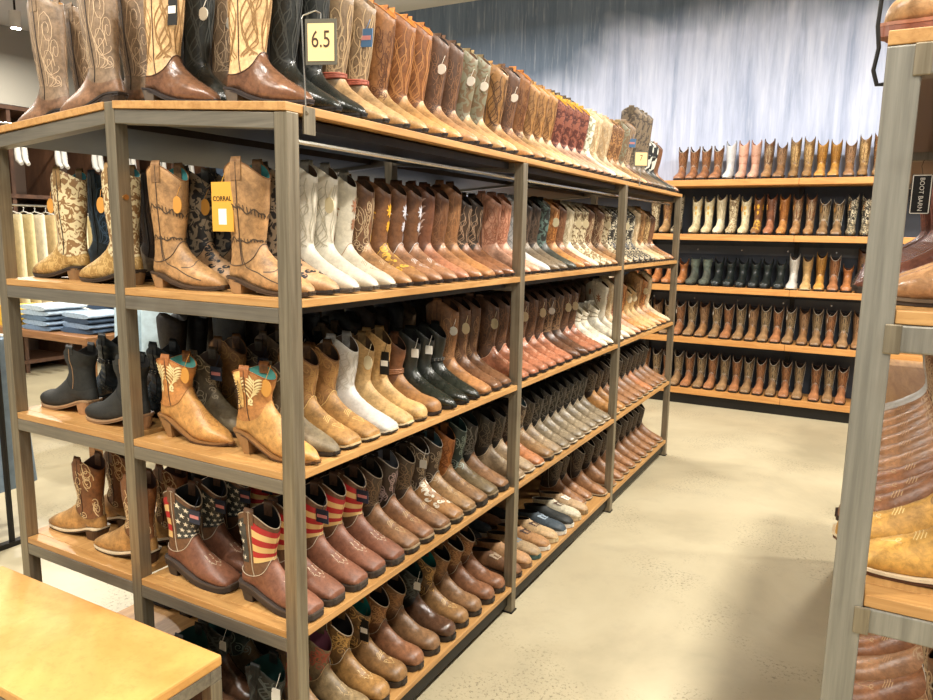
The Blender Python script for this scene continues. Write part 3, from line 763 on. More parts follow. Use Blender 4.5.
style('fboot', 'tan bootie with cream floral embroidery', .215, 'point', '#b87838', '#c98f45', sole='#5b3f28', welt='#8a6238', heel='#9b7347', hh=.062, emb='floral', ecol='#ecd9a0', lining='#63ada0', edge='#a2602d', name='ankle_boot', rough=.5, dip=.03, tagk='yoval', slant=.018, mottle=.2, stitch='bug', scol='#a2703a', ew=.0016)
style('fbootz', 'tan bootie with lettered side strap', .215, 'point', '#b87838', '#cc9548', sole='#5b3f28', welt='#8a6238', heel='#9b7347', hh=.062, emb='floral', ecol='#ecd9a0', lining='#63ada0', edge='#a2602d', name='ankle_boot', rough=.5, dip=.03, slant=.018, mottle=.2, extra=zip_strap, tagk='yoval', ew=.0016)
style('olive', 'grey-olive bootie with swirled stitching', .235, 'snip', '#57493a', '#75644e', sole='#2c241e', emb='curls', ecol='#a39478', lining='#4d3b2e', tagk='navy', rough=.65, name='ankle_boot')
style('blkbootie', 'black suede bootie on a tan block heel', .21, 'round', '#1f1e1d', '#211f1e', sole='#9c7a58', welt='#a88764', heel='#b2855c', hh=.045, lining='#1b1816', rough=.85, name='ankle_boot', dip=.035, mottle=.15)
style('blkbuckle', 'black leather bootie with buckled straps', .24, 'round', '#22252a', '#24272b', sole='#15130f', heel='#1a1714', lining='#1b1816', rough=.3, name='ankle_boot', extra=ankle_band('#15161a', 2.6, True), slouch=.03)
style('flagA', 'brown work boot with white stars on slate', .262, 'square', '#6b4731', '#744634', sole='#2f2723', welt='#4a4039', heel='#3c342e', lug=True, stitch='flag', scol='#c9b79a', lining='#191614', piping='#c8b9a0', extra=flagpair('stars'), tagk='navy', edge='#6b4731', mottle=.15, vrough=.45, name='work_boot')
style('flagB', 'brown work boot with red and cream stripes', .262, 'square', '#6b4731', '#744634', sole='#2f2723', welt='#4a4039', heel='#3c342e', lug=True, stitch='flag', scol='#c9b79a', lining='#191614', piping='#c8b9a0', extra=flagpair('stripes'), tagk='navy', edge='#6b4731', mottle=.15, vrough=.45, name='work_boot')
style('florsq', 'tan-toed brown boot with cream embroidery', .275, 'square', '#744523', '#a97a3f', sole='#3c2a1c', welt='#d7c7a6', heel='#4d3524', emb='curls', ecol='#d8bd8e', stitch='bug', scol='#8d6a38', lining='#4a2b1c', rough=.55)
style('floraltan', 'tan boot with dense cream floral embroidery', .335, 'snip', '#8f6c42', '#c09b5a', sole='#3a2f25', heel='#8a6a46', smat=tooled('#8b683f', '#d9c79b', 48), vmat=tooled('#c4a163', '#a37f45', 60), lining='#3f8f97', tagk='yoval', rough=.6)
style('navytall', 'navy blue tall boot', .335, 'snip', '#2c3a4a', '#2c3440', sole='#191614', emb='scroll', ecol='#5b7690', lining='#1b1d20')
style('wbrown', 'brown square-toe work boot', .262, 'square', '#46352a', '#7a5438', sole='#241d18', welt='#9d8a6e', lug=True, lining='#1c1612', emb='scroll', ecol='#8d7355', stitch='bug', scol='#b79b6f', piping='#a89a84', ew=.0009, vrough=.4, name='work_boot')
style('wfloral', 'brown work boot with pink scroll shaft', .27, 'square', '#3a2a22', '#7c5237', sole='#241d18', welt='#9d8a6e', lug=True, lining='#8b8f96', emb='curls', ecol='#b29a94', piping='#b9b2a5', stitch='bug', scol='#b79b6f', name='work_boot')
style('wtag', 'brown work boot with white-edged topline', .27, 'square', '#44332a', '#8a6743', sole='#241d18', welt='#8d795d', lug=True, lining='#5c7a80', emb='curls', ecol='#a8957a', piping='#cbc6bb', tagk='white', stitch='bug', scol='#b79b6f', name='work_boot')
style('wwing', 'brown boot with embroidered white wings', .27, 'square', '#44332a', '#94683f', sole='#241d18', welt='#8d795d', lug=True, lining='#392b22', emb='curls', ecol='#a8957a', piping='#cbc6bb', stitch='lace', scol='#d6cdb8', tagk='white', name='work_boot')
style('orshaft', 'dark boot with bright orange shaft', .275, 'square', '#a25f26', '#79573a', sole='#241d18', lug=True, lining='#3b2416', emb='lyre', ecol='#7b431b', stitch='bug', scol='#b28c5c')
style('teal', 'olive-toed boot with dark teal shaft', .285, 'square', '#1d2a2a', '#6a573f', sole='#241d18', welt='#8a7a60', lug=True, lining='#31514d', emb='curls', ecol='#8d9a8c', piping='#7b8a80')
style('tealb', 'brown boot with black tooled shaft', .285, 'square', '#231e1b', '#876043', sole='#241d18', lug=True, lining='#17302d', emb='scroll', ecol='#7b756a', tagk='white')
style('greige', 'weathered taupe square-toe boot', .275, 'square', '#2f2721', '#9b8163', sole='#241d18', welt='#c9bda5', lining='#1b1613', emb='scroll', ecol='#7b6c58', stitch='bug', scol='#d3bd98', vrough=.4, ew=.0008)
style('rusttoe', 'rust-toed boot with dark shaft', .275, 'square', '#2f211b', '#ac6d42', sole='#241d18', welt='#c9bda5', lining='#1b1613', emb='scroll', ecol='#7b6c58', stitch='bug', scol='#8d5a34', tagk='disc', ew=.0008)
style('slate', 'grey-brown boot with black shaft', .275, 'square', '#26211d', '#867560', sole='#241d18', welt='#c9bda5', lining='#1b1613', emb='lyre', ecol='#8b8172', vrough=.25, stitch='bug', scol='#b5a284', ew=.0008)
style('walnut', 'walnut brown boot with white topline', .27, 'square', '#33241b', '#8e6140', sole='#241d18', welt='#b5a284', lining='#1b1613', emb='scroll', ecol='#7b6c58', piping='#a79c8a', vrough=.35, ew=.0008)
style('amber', 'amber-toed boot with dark shaft', .27, 'square', '#33241b', '#b88143', sole='#241d18', welt='#c9b48c', lining='#1b1613', emb='scroll', ecol='#7b6c58', vrough=.35)
style('rpink', 'brown round-toe boot with pink lining', .225, 'round', '#77573b', '#8d6b49', sole='#2c241e', lug=True, lining='#8d4f5f', emb='scroll', ecol='#a7553f', stitch='bug', scol='#a98a5e', rough=.55, name='work_boot')
style('rtaupe', 'taupe round-toe boot with stitched flag toe', .225, 'round', '#6f5a40', '#80694b', sole='#2c241e', lug=True, lining='#8d4f5f', emb='curls', ecol='#a7553f', stitch='flag', scol='#c2a676', rough=.55, tagk='oval', name='work_boot')
style('rhoney', 'honey brown round-toe work boot', .225, 'round', '#7a5530', '#9a6f3c', sole='#2c241e', lug=True, lining='#1c1612', emb='curls', ecol='#d0a45e', stitch='flag', scol='#dcc08a', piping='#d9cfba', rough=.45, name='work_boot')
style('rteal', 'brown round-toe boot with teal lining', .24, 'round', '#6a4a2a', '#86603a', sole='#2c241e', lug=True, lining='#1f8377', emb='curls', ecol='#c79a58', stitch='bug', scol='#d6b57c', rough=.45, tagk='black', name='work_boot')
style('rbrown', 'chestnut round-toe work boot', .225, 'round', '#7a4f31', '#82543a', sole='#2c241e', lug=True, lining='#1c1612', emb='scroll', ecol='#bb8c5c', piping='#c9bda5', rough=.45, name='work_boot')
style('rplain', 'plain umber round-toe work boot', .225, 'round', '#7b5537', '#7f5b3e', sole='#2c241e', lug=True, lining='#1c1612', piping='#b0a088', rough=.45, emb='lyre', ecol='#a57a50', name='work_boot')
style('braid', 'dark glossy boot with braided shaft', .24, 'round', '#191a19', '#4f3427', sole='#1c1713', lug=True, lining='#123f3b', emb='lyre', ecol='#4a4f4a', vrough=.2, ew=.002, tagk='white', name='work_boot')
style('bkbrown', 'brown leather boot', .29, 'square', '#6a4930', '#8e6440', sole='#2c211b', emb='scroll', ecol='#a58260', lining='#3b2a1f', piping='#8b6a4a')
style('bkdist', 'distressed brown boot with white topline', .29, 'square', '#55412f', '#8a6848', sole='#2c211b', emb='scroll', ecol='#a8906c', lining='#251b15', piping='#cfc5b3')
style('bkrust', 'russet brown boot', .285, 'square', '#6d4228', '#9b6440', sole='#2c211b', emb='lyre', ecol='#a5764e', lining='#251b15', piping='#cfc5b3')
style('bkwood', 'wood-brown boot with light scroll stitching', .33, 'snip', '#74532f', '#8d6840', sole='#2c211b', emb='curls', ecol='#caa873', lining='#3b2a1f')
style('bkyel', 'golden yellow boot', .3, 'square', '#a9762c', '#c18a38', sole='#2c211b', emb='scroll', ecol='#80541c', lining='#3b2a1f')
style('bkpink', 'blush pink ankle-strapped tall boot', .32, 'snip', '#cf9f86', '#d7a88d', sole='#4a3a30', lining='#a56f56', emb='wave', ecol='#b07c64', mottle=.12)
style('bkwhite', 'pale grey-white tall boot', .32, 'snip', '#c9cdd0', '#c9ccca', sole='#4a3a30', lining='#a0a4a6', mottle=.08)
style('bkblack', 'black short boot', .23, 'round', '#23282a', '#1f2223', sole='#141414', lining='#141414', name='short_boot')
style('bkgrey', 'grey felt pull-on boot', .22, 'round', '#5f665f', '#45463f', sole='#1c1b19', lining='#33352f', rough=.85, dip=.005, name='short_boot')
style('bkcog', 'cognac ankle boot', .21, 'round', '#9a5c30', '#a8693a', sole='#2c211b', lining='#5b361f', name='ankle_boot')
style('bkcream', 'cream boot with yellow patch', .31, 'snip', '#d4c8a2', '#cfc096', sole='#4a3f30', lining='#8b7a55', emb='flower', ecol='#c79e4b')
style('gloss', 'glossy tan boot with pointed toe', .3, 'snip', '#b58c5f', '#b4855a', sole='#3a2f27', lining='#5b4330', vrough=.18, rough=.25, welt='#6a5a48')
style('wine', 'oxblood tooled boot', .315, 'snip', '#5b2f28', '#6a3a30', sole='#3a2f27', lining='#2b1c18', emb='curls', ecol='#8d5a4c', vrough=.25)
style('yeltoe', 'honey-yellow suede square-toe boot', .3, 'square', '#a97a43', '#c9963c', sole='#5b3a26', welt='#e0cfae', lining='#1c1612', emb='curls', ecol='#8d6a3d', stitch='bug', scol='#e2c98c', rough=.65, vrough=.6)
style('crease', 'tan creased leather boot', .3, 'square', '#7c5237', '#b07f59', sole='#3a2a20', welt='#9a7a58', lining='#33241b', emb='curls', ecol='#c3a582', stitch='bug', scol='#c99f78', vrough=.3)
style('redbrn', 'reddish brown leather boot', .3, 'square', '#6a3f2c', '#95603f', sole='#3a2a20', lining='#33241b', emb='scroll', ecol='#c3a582', stitch='bug', scol='#cfae84', vrough=.35, piping='#d9cfba')
style('lay', 'tan moccasin-stitched shoe on a red-brown sole', .2, 'round', '#b48a5c', '#b48a5c', sole='#84503c', welt='#a06a50', lining='#3a2a20', lug=True)

# ------------------------------------------------------------------ rows of boots on the long rack
LEVN = ['top board', 'second shelf', 'third shelf', 'fourth shelf', 'bottom shelf']
BAYN = ['near bay', 'middle bay', 'far bay']
def topz(x):
    if x >= XM: return LV[0] + BT + LIFT * (XF - x) / (XF - XM)
    return LV[0] + BT + LIFT * (x - XL) / (XM - .04 - XL)
RYT = math.atan(LIFT / (XF - XM))
def cols(b, n):
    y0 = YP[b] + (.045 if b == 0 else .012); y1 = YP[b + 1] - (.045 if b == 2 else .045)
    return [y0 + (y1 - y0) * (k + .5) / n for k in range(n)]
def front_row(lv, b, keys, xh=XF - .279):
    ys = cols(b, len(keys))
    for k, (key, y) in enumerate(zip(keys, ys)):
        z = topz(xh) if lv == 0 else LV[lv] + BT
        # plain stacks differ only by their place in the row, counted from the post nearer the camera
        lab = '%s, %s along, %s, %s' % (STY[key]['phrase'], ordw(k + 1), BAYN[b], LEVN[lv])
        boot(key, (xh + random.uniform(-.006, .0), y, z + (.0012 if lv == 0 else .0004)), 0, lab, 'boots on the aisle side of the long rack', tagk={(1, 0, 0): 'orange', (4, 0, 0): 'whitebig'}.get((lv, b, k), None if (k * 7 + lv) % 3 else False), ry=RYT if lv == 0 else 0)
R = {
 (0, 0): ['twotone', 'blacktall', 'blacktall', 'taupeband', 'taupeband', 'browntall', 'rusttall', 'rusttall', 'chocotall', 'chocotall', 'turq', 'turq'],
 (0, 1): ['tanwing', 'chocotall', 'browntall', 'honeytall', 'honeytall', 'honeytall', 'oxblood', 'oxblood', 'oxblood', 'oxblood', 'mossfl', 'creamtall'],
 (0, 2): ['creamtall', 'fringe', 'fringe', 'turq', 'taupetall', 'taupebig', 'taupebig', 'taupebig', 'tribal', 'tribal', 'brownsn'],
 (1, 0): ['stitched', 'lacetoe', 'white', 'white', 'whitefl', 'emb', 'sunfl', 'bluefl', 'bluefl', 'dots', 'brownsn', 'cognac', 'darkwine', 'darkwine'],
 (1, 1): ['blush', 'blush', 'paleblue', 'espresso', 'espresso', 'blackfl', 'orange', 'brownsn', 'cream', 'creamlace', 'creamlace', 'emb'],
 (1, 2): ['emb', 'creamlace', 'snake', 'snake', 'snake', 'snake', 'creamtall', 'honeytall', 'bkwood', 'brownsn'],
 (2, 0): ['fbootz', 'olive', 'tansq', 'tansq', 'whitesq', 'honeysq', 'slouch', 'saddle', 'blackmid', 'blackmid', 'blackstud', 'cognac', 'chocosq', 'chocosq'],
 (2, 1): ['copper', 'copper', 'copper', 'copper', 'copper', 'copper', 'darkbrn', 'darkbrn', 'copper', 'copper', 'whip', 'whip'],
 (2, 2): ['whip', 'whitefl', 'creamtall', 'blush', 'orange', 'honeysq', 'honeysq', 'honeytall', 'orange', 'creamtall'],
 (3, 0): ['flagB', 'flagB', 'flagB', 'flagB', 'flagB', 'wbrown', 'wfloral', 'wbrown', 'wwing', 'wtag', 'orshaft', 'teal', 'tealb'],
 (3, 1): ['greige', 'greige', 'rusttoe', 'wtag', 'greige', 'slate', 'slate', 'slate', 'slate', 'slate', 'slate', 'slate'],
 (3, 2): ['amber', 'amber', 'walnut', 'walnut', 'walnut', 'walnut', 'rusttoe', 'walnut', 'walnut', 'walnut'],
 (4, 0): ['braid', 'rpink', 'rtaupe', 'rhoney', 'rteal', 'rbrown', 'rplain', 'braid', 'rteal', 'rplain', 'rbrown', 'rbrown'],
 (4, 2): ['walnut'] * 9,
}
for (lv, b), keys in R.items():
    front_row(lv, b, keys)
# the row behind, near end only
def single(key, x, y, lv, label, rz=0, tagk=None, group='boots at the near end of the long rack', jit=.015):
    z = topz(x) if lv == 0 else LV[lv] + BT
    return boot(key, (x, y, z + .0004), rz, label, group, tagk, RYT if lv == 0 else 0, jit)
yb = cols(0, 13)
back = {0: ['twotone', 'blacktall', 'taupetall', 'browntall', 'chocotall'], 1: ['stitched', 'lacetoe', 'lacetoe', 'espresso', 'blackfl'],
        2: ['fboot', 'olive', 'tansq', 'olive', 'mocha', 'blackmid', 'bkblack', 'mocha'], 3: ['flagA', 'flagA', 'flagA', 'flagB', 'flagB'],
        4: ['braid', 'braid', 'teal']}
for lv, ks in back.items():
    for k, key in enumerate(ks):
        single(key, XF - .587, yb[k], lv, '%s, %s of inner row, %s near end' % (STY[key]['phrase'], ordw(k + 1), LEVN[lv]),
               tagk=False if lv == 4 and k == 0 else (('disc' if k else 'black') if lv == 0 else None))
# far side half of the rack: toes point the other way
left = {0: [('taupetall', 0, 0), ('browntall', 1, 0), ('taupetall', 0, 1), ('chocotall', 1, 1)],
        1: [('floraltan', 0, 0), ('floraltan', 1, 0), ('navytall', 0, 1), ('espresso', 1, 1), ('espresso', 0, 2)],
        2: [('blkbootie', 0, 0), ('blkbootie', 1, 0), ('blkbuckle', 0, 1), ('blkbuckle', 1, 1)],
        3: [('florsq', 0, 0), ('florsq', 1, 0), ('florsq', 0, 1), ('florsq', 1, 1)]}
for lv, ks in left.items():
    for key, inner, k in ks:
        key = key if not (lv == 0) else 'taupetall'
        x = (XM - .045 if inner else XM - .335) if lv else (XM - .08 if inner else XM - .37)
        y = YP[0] + .09 + k * .115 + (.0 if inner else .03)
        single(key, x, y, lv, '%s, %s left row, %s column, %s' % (STY[key]['phrase'], 'inner' if inner else 'outer', ordw(k + 1), LEVN[lv]), PI, tagk=False if lv == 0 else None,
               group='boots on the far side of the long rack')
# low shoes on the bottom shelf, middle bay
def shoe(key, phrase, col, sole, laces=None, lining='#3a2f26'):
    style(key, phrase, .09, 'shoe', col, col, sole=sole, welt=sole, lug=True, lining=lining, dip=0, stitch='laces' if laces else None, scol=laces, name='casual_shoe', cat='shoe', rough=.65, mottle=.15)
shoe('sh1', 'brown moccasin shoe with laces', '#7a5134', '#3a2a20', '#c0a98a')
shoe('sh2', 'tan slip-on shoe', '#b4875a', '#7a5b3c')
shoe('sh3', 'light taupe slip-on shoe on teal heel', '#a58a66', '#3c5a56', '#6c7f8a')
shoe('sh4', 'tan lace-up moccasin on a white sole', '#a97a4c', '#d9d4c6', '#4a3425')
shoe('sh5', 'wheat boat shoe with a price card', '#c2a273', '#c7b48c', '#4a3425')
shoe('sh6', 'navy canvas lace-up shoe on white sole', '#3a4350', '#d9d4c6', '#9fb0bd')
shoe('sh7', 'black canvas slip-on shoe on white sole', '#262728', '#d9d4c6')
shoe('sh8', 'cream shoe with brown crossed stripes', '#cfc4a6', '#b7a684', '#5b4330')
shoe('sh9', 'tan woven slip-on shoe', '#b99a72', '#8a7350', '#efe9da')
shoe('sh0', 'pale mint canvas shoe with brown sides', '#8d9c90', '#5b4330', '#c7d0c8')
ys = cols(1, 12)
for k, key in enumerate(['sh1', 'sh2', 'sh3', 'sh4', 'sh5', 'sh6', 'sh7', 'sh8', 'sh9']):
    boot(key, (XF - .279, ys[k], LV[4] + BT + .0004), 0, '%s, %s along, middle bay bottom' % (STY[key]['phrase'], ordw(k + 1)), 'low shoes on the bottom shelf', tagk='whitebig' if key == 'sh5' and False else None)
for k, key in enumerate(['sh7', 'sh1', 'sh7', 'sh6', 'sh1', 'sh7', 'sh2']):
    boot(key, (XF - .585, ys[k], LV[4] + BT + .0004), 0, '%s, %s in inner row, middle bay bottom' % (STY[key]['phrase'], ordw(k + 1)), 'low shoes on the bottom shelf')
for k, key in enumerate(['walnut', 'walnut', 'walnut']):
    boot(key, (XF - .279 if k == 2 else XF - .33, ys[9 + k], LV[4] + BT + .0004), 0, 'walnut brown boot, %s past the low shoes, bottom shelf of middle bay' % ordw(k + 1), 'boots on the aisle side of the long rack')
y9 = cols(0, 11)

# the crowded rear rows, hardly seen between the front ones
def rear_rows():
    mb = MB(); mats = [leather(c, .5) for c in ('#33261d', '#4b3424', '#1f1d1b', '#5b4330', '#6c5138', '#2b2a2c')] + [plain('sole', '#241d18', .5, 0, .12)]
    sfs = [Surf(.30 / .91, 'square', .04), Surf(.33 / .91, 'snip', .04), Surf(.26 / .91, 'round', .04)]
    T = [2 * PI * i / 14 for i in range(14)]
    protos = []
    for sf in sfs:
        rows = [[sf.P(min(sf.utop(t) + (13 - sf.utop(t)) * j / 22, 13), t) for t in T] for j in range(23)]
        inn = [[sf.P(sf.utop(t) + 2.5 * (1 - j / 3), t, -.004) for t in T] for j in range(4)]
        protos.append(inn + rows)
    rnd = random.Random(11)
    def put(x, y, z, flip, lv):
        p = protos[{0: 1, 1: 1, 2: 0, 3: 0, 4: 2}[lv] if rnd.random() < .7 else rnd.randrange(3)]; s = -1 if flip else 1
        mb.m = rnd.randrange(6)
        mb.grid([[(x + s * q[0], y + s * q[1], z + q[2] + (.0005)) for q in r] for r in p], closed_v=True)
        mb.m = 6
        for a, b in ((.004, .06), (.12, .25)):
            mb.box(min(x + s * a, x + s * b), max(x + s * a, x + s * b), y - .032, y + .032, z + .0005, z + (.034 if a < .1 else .008))
    for lv in range(5):
        for b in range(3):
            n = 13 if b == 0 else 12; ys = cols(b, n)
            for k, y in enumerate(ys):
                if b == 0 and k < len(back[lv]): pass
                elif lv == 4 and b == 1: pass
                else: put(XF - .587, y, topz(XF - .52) - .003 if lv == 0 else LV[lv] + BT, False, lv) if lv else None
                if lv and y > YP[0] + (.38 if lv != 1 else .42):
                    put(XM - .045, y, LV[lv] + BT, True, lv)
                    if k % 1 == 0 and b < 2: put(XM - .335, y, LV[lv] + BT, True, lv)
    return mb, mats
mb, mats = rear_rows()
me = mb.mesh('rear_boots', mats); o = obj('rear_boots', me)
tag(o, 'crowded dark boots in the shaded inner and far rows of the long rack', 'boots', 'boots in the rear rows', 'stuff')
# inner row of the top board, peeking over the front row
for b, keys in {0: ['chocotall', 'rusttall', 'browntall', 'taupetall', 'taupetall', 'chocotall'], 1: ['browntall', 'rusttall', 'chocotall', 'taupetall', 'turq', 'chocotall', 'taupebig', 'taupetall'], 2: ['taupebig', 'taupebig', 'chocotall', 'taupetall']}.items():
    ys = cols(b, 13 if b == 0 else 8 if b == 1 else 7); ys = ys[5:] if b == 0 else ys
    for k, key in enumerate(keys):
        single(key, XF - .587, ys[k], 0, '%s, %s of inner row, %s, top board' % (STY[key]['phrase'], ordw(k + (6 if b == 0 else 1)), BAYN[b]), tagk=False)

# ------------------------------------------------------------------ boots on the back wall
UX = np.array([(560, -2.79), (590, -2.487), (640, -1.985), (675, -1.654), (708, -1.354), (808, -.52), (848, -.213), (870, -.05), (884, .05)])
WALL = [
 ([674, 686, 697, 708, 720, 731, 743, 755.5, 767, 779.5, 791.5, 805, 817.5, 832, 846, 858, 870],
  ['bkrust', 'bkrust', 'bkrust', 'bkrust', 'bkwhite', 'bkpink', 'bkpink', 'emb', 'bkbrown', 'bkwood', 'bkwood', 'bkyel', 'bkyel', 'bkbrown', 'bkwood', 'fringe', 'bkbrown']),
 ([650, 662, 672, 692, 704, 717, 730, 742, 754, 766, 778, 790.5, 803, 819, 833, 847.5, 860, 872],
  ['creamlace', 'fringe', 'snake', 'bkcream', 'bkcream', 'cream', 'creamlace', 'bkcream', 'sunfl', 'dots', 'orange', 'emb', 'emb', 'bkdist', 'bkdist', 'snake', 'snake', 'emb']),
 ([597, 609, 633, 645, 656, 668, 682, 693.5, 705, 717, 728, 740, 751, 762, 773, 785, 797, 809.5, 822.5, 835.5, 849, 862],
  ['bkrust', 'whip', 'bkcog', 'bkcog', 'bkcog', 'bkcog', 'bkcog', 'bkgrey', 'bkgrey', 'bkblack', 'bkblack', 'bkblack', 'bkblack', 'bkblack', 'bkblack', 'whitesq', 'honeysq', 'bkyel', 'bkrust', 'bkcog', 'chocosq', 'greige']),
 ([646, 658, 670, 682, 694, 706.5, 720, 731.5, 743, 754.5, 766.5, 779, 792, 805, 818, 831.5, 846, 860], ['bkdist'] * 18),
 ([648, 660, 671, 682, 694, 706, 718.5, 731, 744, 757, 770, 782, 797.5, 811, 829, 843, 857], ['bkrust', 'bkdist'] * 9)]
for li, (us, keys) in enumerate(WALL):
    for k, u in enumerate(us):
        key = keys[k]
        if li == 3: key = ['bkdist', 'bkbrown', 'bkdist', 'bkrust'][k % 4]
        x = float(np.interp(u, UX[:, 0], UX[:, 1]))
        if k and x - px < .108: x = px + .108
        px = x
        r = boot(key, (x, YB + .312, BL[li] + .0554), -PI / 2, '%s, %s from left, %s of back wall' % (STY[key]['phrase'], ordw(k + 1) if k < 20 else 'twenty-' + ordw(k - 19), ['top shelf', 'second shelf', 'middle shelf', 'fourth shelf', 'bottom shelf'][li]),
             'boots on the back wall shelves', tagk=('yoval' if li == 1 and k > 6 else 'disc' if li == 3 and k % 3 == 0 else False), jit=.03)
        r.scale = (1.09, 1.07, 1.09)

# ------------------------------------------------------------------ boots on the right rack
RROW = {1: ['gloss', 'gloss', 'wine', 'wine', 'wine', 'wine', 'wine', 'wine', 'wine', 'wine', 'wine', None, None, 'wine', 'wine', 'wine'],
        2: ['yeltoe', 'yeltoe', 'redbrn', 'redbrn', 'redbrn', 'crease', 'crease', 'crease', 'crease', 'crease', 'crease', 'whitesq'],
        3: ['redbrn', 'crease', 'crease', 'redbrn', 'crease', 'redbrn', 'crease', 'redbrn', 'redbrn']}
for lv, keys in RROW.items():
    for k, key in enumerate(keys):
        if not key: continue
        y = YR + .115 + .103 * k
        boot(key, (XR + .292 - (.028 if lv == 2 and k in (1, 2) else 0) - (.035 if lv == 1 and k > 1 else 0), y, RL[lv] + BT + .0004), PI, '%s, %s from post, right rack %s' % (STY[key]['phrase'], ordw(k + 1), ['', 'second shelf', 'third shelf', 'fourth shelf'][lv]),
             'boots on the right hand rack', tagk='barn' if (lv, k) == (1, 7) else ('oval' if (lv, k) in ((2, 5), (1, 1)) else False))
for lv, keys in {2: ['redbrn', 'mocha', 'darkbrn'], 3: ['redbrn', 'wtag', 'wtag', 'tansq']}.items():
    for k, key in enumerate(keys):
        boot(key, (XR + .592, YR + .115 + .103 * k, RL[lv] + BT + .0004), PI, '%s, %s of inner column, right rack %s' % (STY[key]['phrase'], ordw(k + 1), ['', '', 'third shelf', 'fourth shelf'][lv]), 'boots on the right hand rack', tagk=False)
boot('lay', (XR + .262, YR + .07, RL[0] + BT + .0004), PI, 'tan boot with red-brown sole on the top board of the right rack', 'boots on the right hand rack', tagk=False)

# ------------------------------------------------------------------ size signs and hooks
def size_sign(txt, label, p, rz, w, h, hook):
    t = thing('size_sign', label, 'sign', p, rz, 'size signs')
    mb = MB(); mb.box(-w / 2, w / 2, -.001, .001, -h / 2, h / 2); f = build('frame', mb, plain('sign_frame', '#5f5a4d', .5, .3), t)
    mb = MB(); mb.box(-w * .42, w * .42, -.0018, -.0011, -h * .42, h * .4); c = build('card', mb, plain('sign_card', '#e9c88e', .7), t)
    me = text_mesh(txt, h * .48, plain('ink', '#3a2412', .7)); me.transform(Matrix.Translation((0, -.0022, .004)) @ Matrix.Rotation(PI / 2, 4, 'X') @ Matrix.Diagonal((.8, 1.1, 1, 1)))
    obj('lettering', me, c)
    if hook:
        mb = MB(); mb.tube(hook, .0018, 6); build('wire_hook', mb, M_CHROME, t)
        mb = MB(); mb.tube([(hook[-1][0], hook[-1][1] - .004, hook[-1][2]), (hook[-1][0], hook[-1][1] + .004, hook[-1][2])], .006, 8); build('clip', mb, M_STEELV, t)
    return t
size_sign('6.5', 'small framed 6.5 size sign hanging from a wire hook at the rack corner', (XF + .045, 1.375, 2.006), math.radians(22), .074, .1,
          [(0, 0, .05), (0, 0, .062), (-.012, 0, .068), (-.042, 0, .058), (-.045, 0, .05), (-.044, .012, -.1), (-.043, .012, -.155)])
size_sign('7', 'small tan card reading 7 among tall boots at the far end of the top board', (XF + .02, 4.10, 2.0), math.radians(30), .078, .085,
          [(0, .004, -.04), (0, .004, -.14)])
t = thing('sign_hook', 'dark wire sign hook hanging down beside the right grey post', 'hook', (XR - .0145, YR + .01, RL[0] + .03))
mb = MB(); mb.tube([(.012, 0, .25), (.004, 0, .1), (0, 0, .0), (.004, 0, -.03), (.0, 0, -.06), (.006, 0, -.08), (.017, 0, -.08)], .003, 6); build('wire', mb, M_BLACK, t)
mb = MB(); mb.tube([(-.004, 0, .04), (.018, 0, .04)], .006, 8); build('clip', mb, M_STEELV, t)

# ------------------------------------------------------------------ bench
def bench_leather():
    t = NT('tan_bench_leather'); v = t.coord(); n = t.noise(v, 3.2, 5, .6, .4); n2 = t.noise(v, 55, 4, .7)
    a = t.ramp(n, [(.3, lin('#c18b45')), (.5, lin('#d39f58')), (.72, lin('#dfb370'))])
    a = t.mix(a, lin('#a8753c'), t.ramp(n2, [(.5, (0, 0, 0, 1)), (.8, (.4, .4, .4, 1))])); t.col(a); t.setp(Roughness=.6); t.bump(n2, .15, .002); return t.m
BX0, BX1, BY0, BY1, BZ = -2.36, -1.37, .852, 1.212, .5
t = thing('bench', 'low bench with tan leather top and steel frame beside the rack end', 'bench', ((BX0 + BX1) / 2, (BY0 + BY1) / 2, 0))
lx, ly = (BX1 - BX0) / 2, (BY1 - BY0) / 2
mb = MB(); mb.box(-lx, lx, -ly, ly, BZ - .03, BZ); build('seat', mb, bench_leather(), t, bevel=.006)
for sx in (-1, 1):
    for sy in (-1, 1):
        mb = MB(); x = sx * (lx - .02); y = sy * (ly - .02); mb.box(x - .018, x + .018, y - .018, y + .018, 0, BZ - .067); build('leg', mb, M_STEELV, t, bevel=.002)
mb = MB()
for sy in (-1, 1): mb.box(-lx + .002, lx - .002, sy * (ly - .02) - .018, sy * (ly - .02) + .018, BZ - .066, BZ - .0305)
for sx in (-1, 1): mb.box(sx * (lx - .02) - .018, sx * (lx - .02) + .018, -ly + .038, ly - .038, BZ - .066, BZ - .0305)
build('frame', mb, M_STEELX, t, bevel=.002)
M_CRATE = wood('crate_plank', '#a3602d', '#cf8a49', (14, 1.2, 14))
mb = MB(); mb.box(-lx + .05, lx - .06, -ly + .045, ly - .045, .06, .075); build('lower_shelf', mb, M_CRATE, t)
t = thing('wooden_crate', 'reddish wooden plank crate stored under the tan bench', 'crate', (BX1 - .33, (BY0 + BY1) / 2, .0755))
for k in range(4):
    mb = MB(); mb.box(.235, .25, -.13, .13, .002 + k * .085, .078 + k * .085); build('plank', mb, M_CRATE, t, bevel=.002)
    mb = MB(); mb.box(-.25, -.235, -.13, .13, .002 + k * .085, .078 + k * .085); build('plank', mb, M_CRATE, t, bevel=.002)
    for s in (-1, 1):
        mb = MB(); mb.box(-.234, .234, s * .123 - .007, s * .123 + .007, .002 + k * .085, .078 + k * .085); build('plank', mb, M_CRATE, t, bevel=.002)
mb = MB(); mb.box(-.234, .234, -.115, .115, .002, .014); build('base', mb, M_CRATE, t)

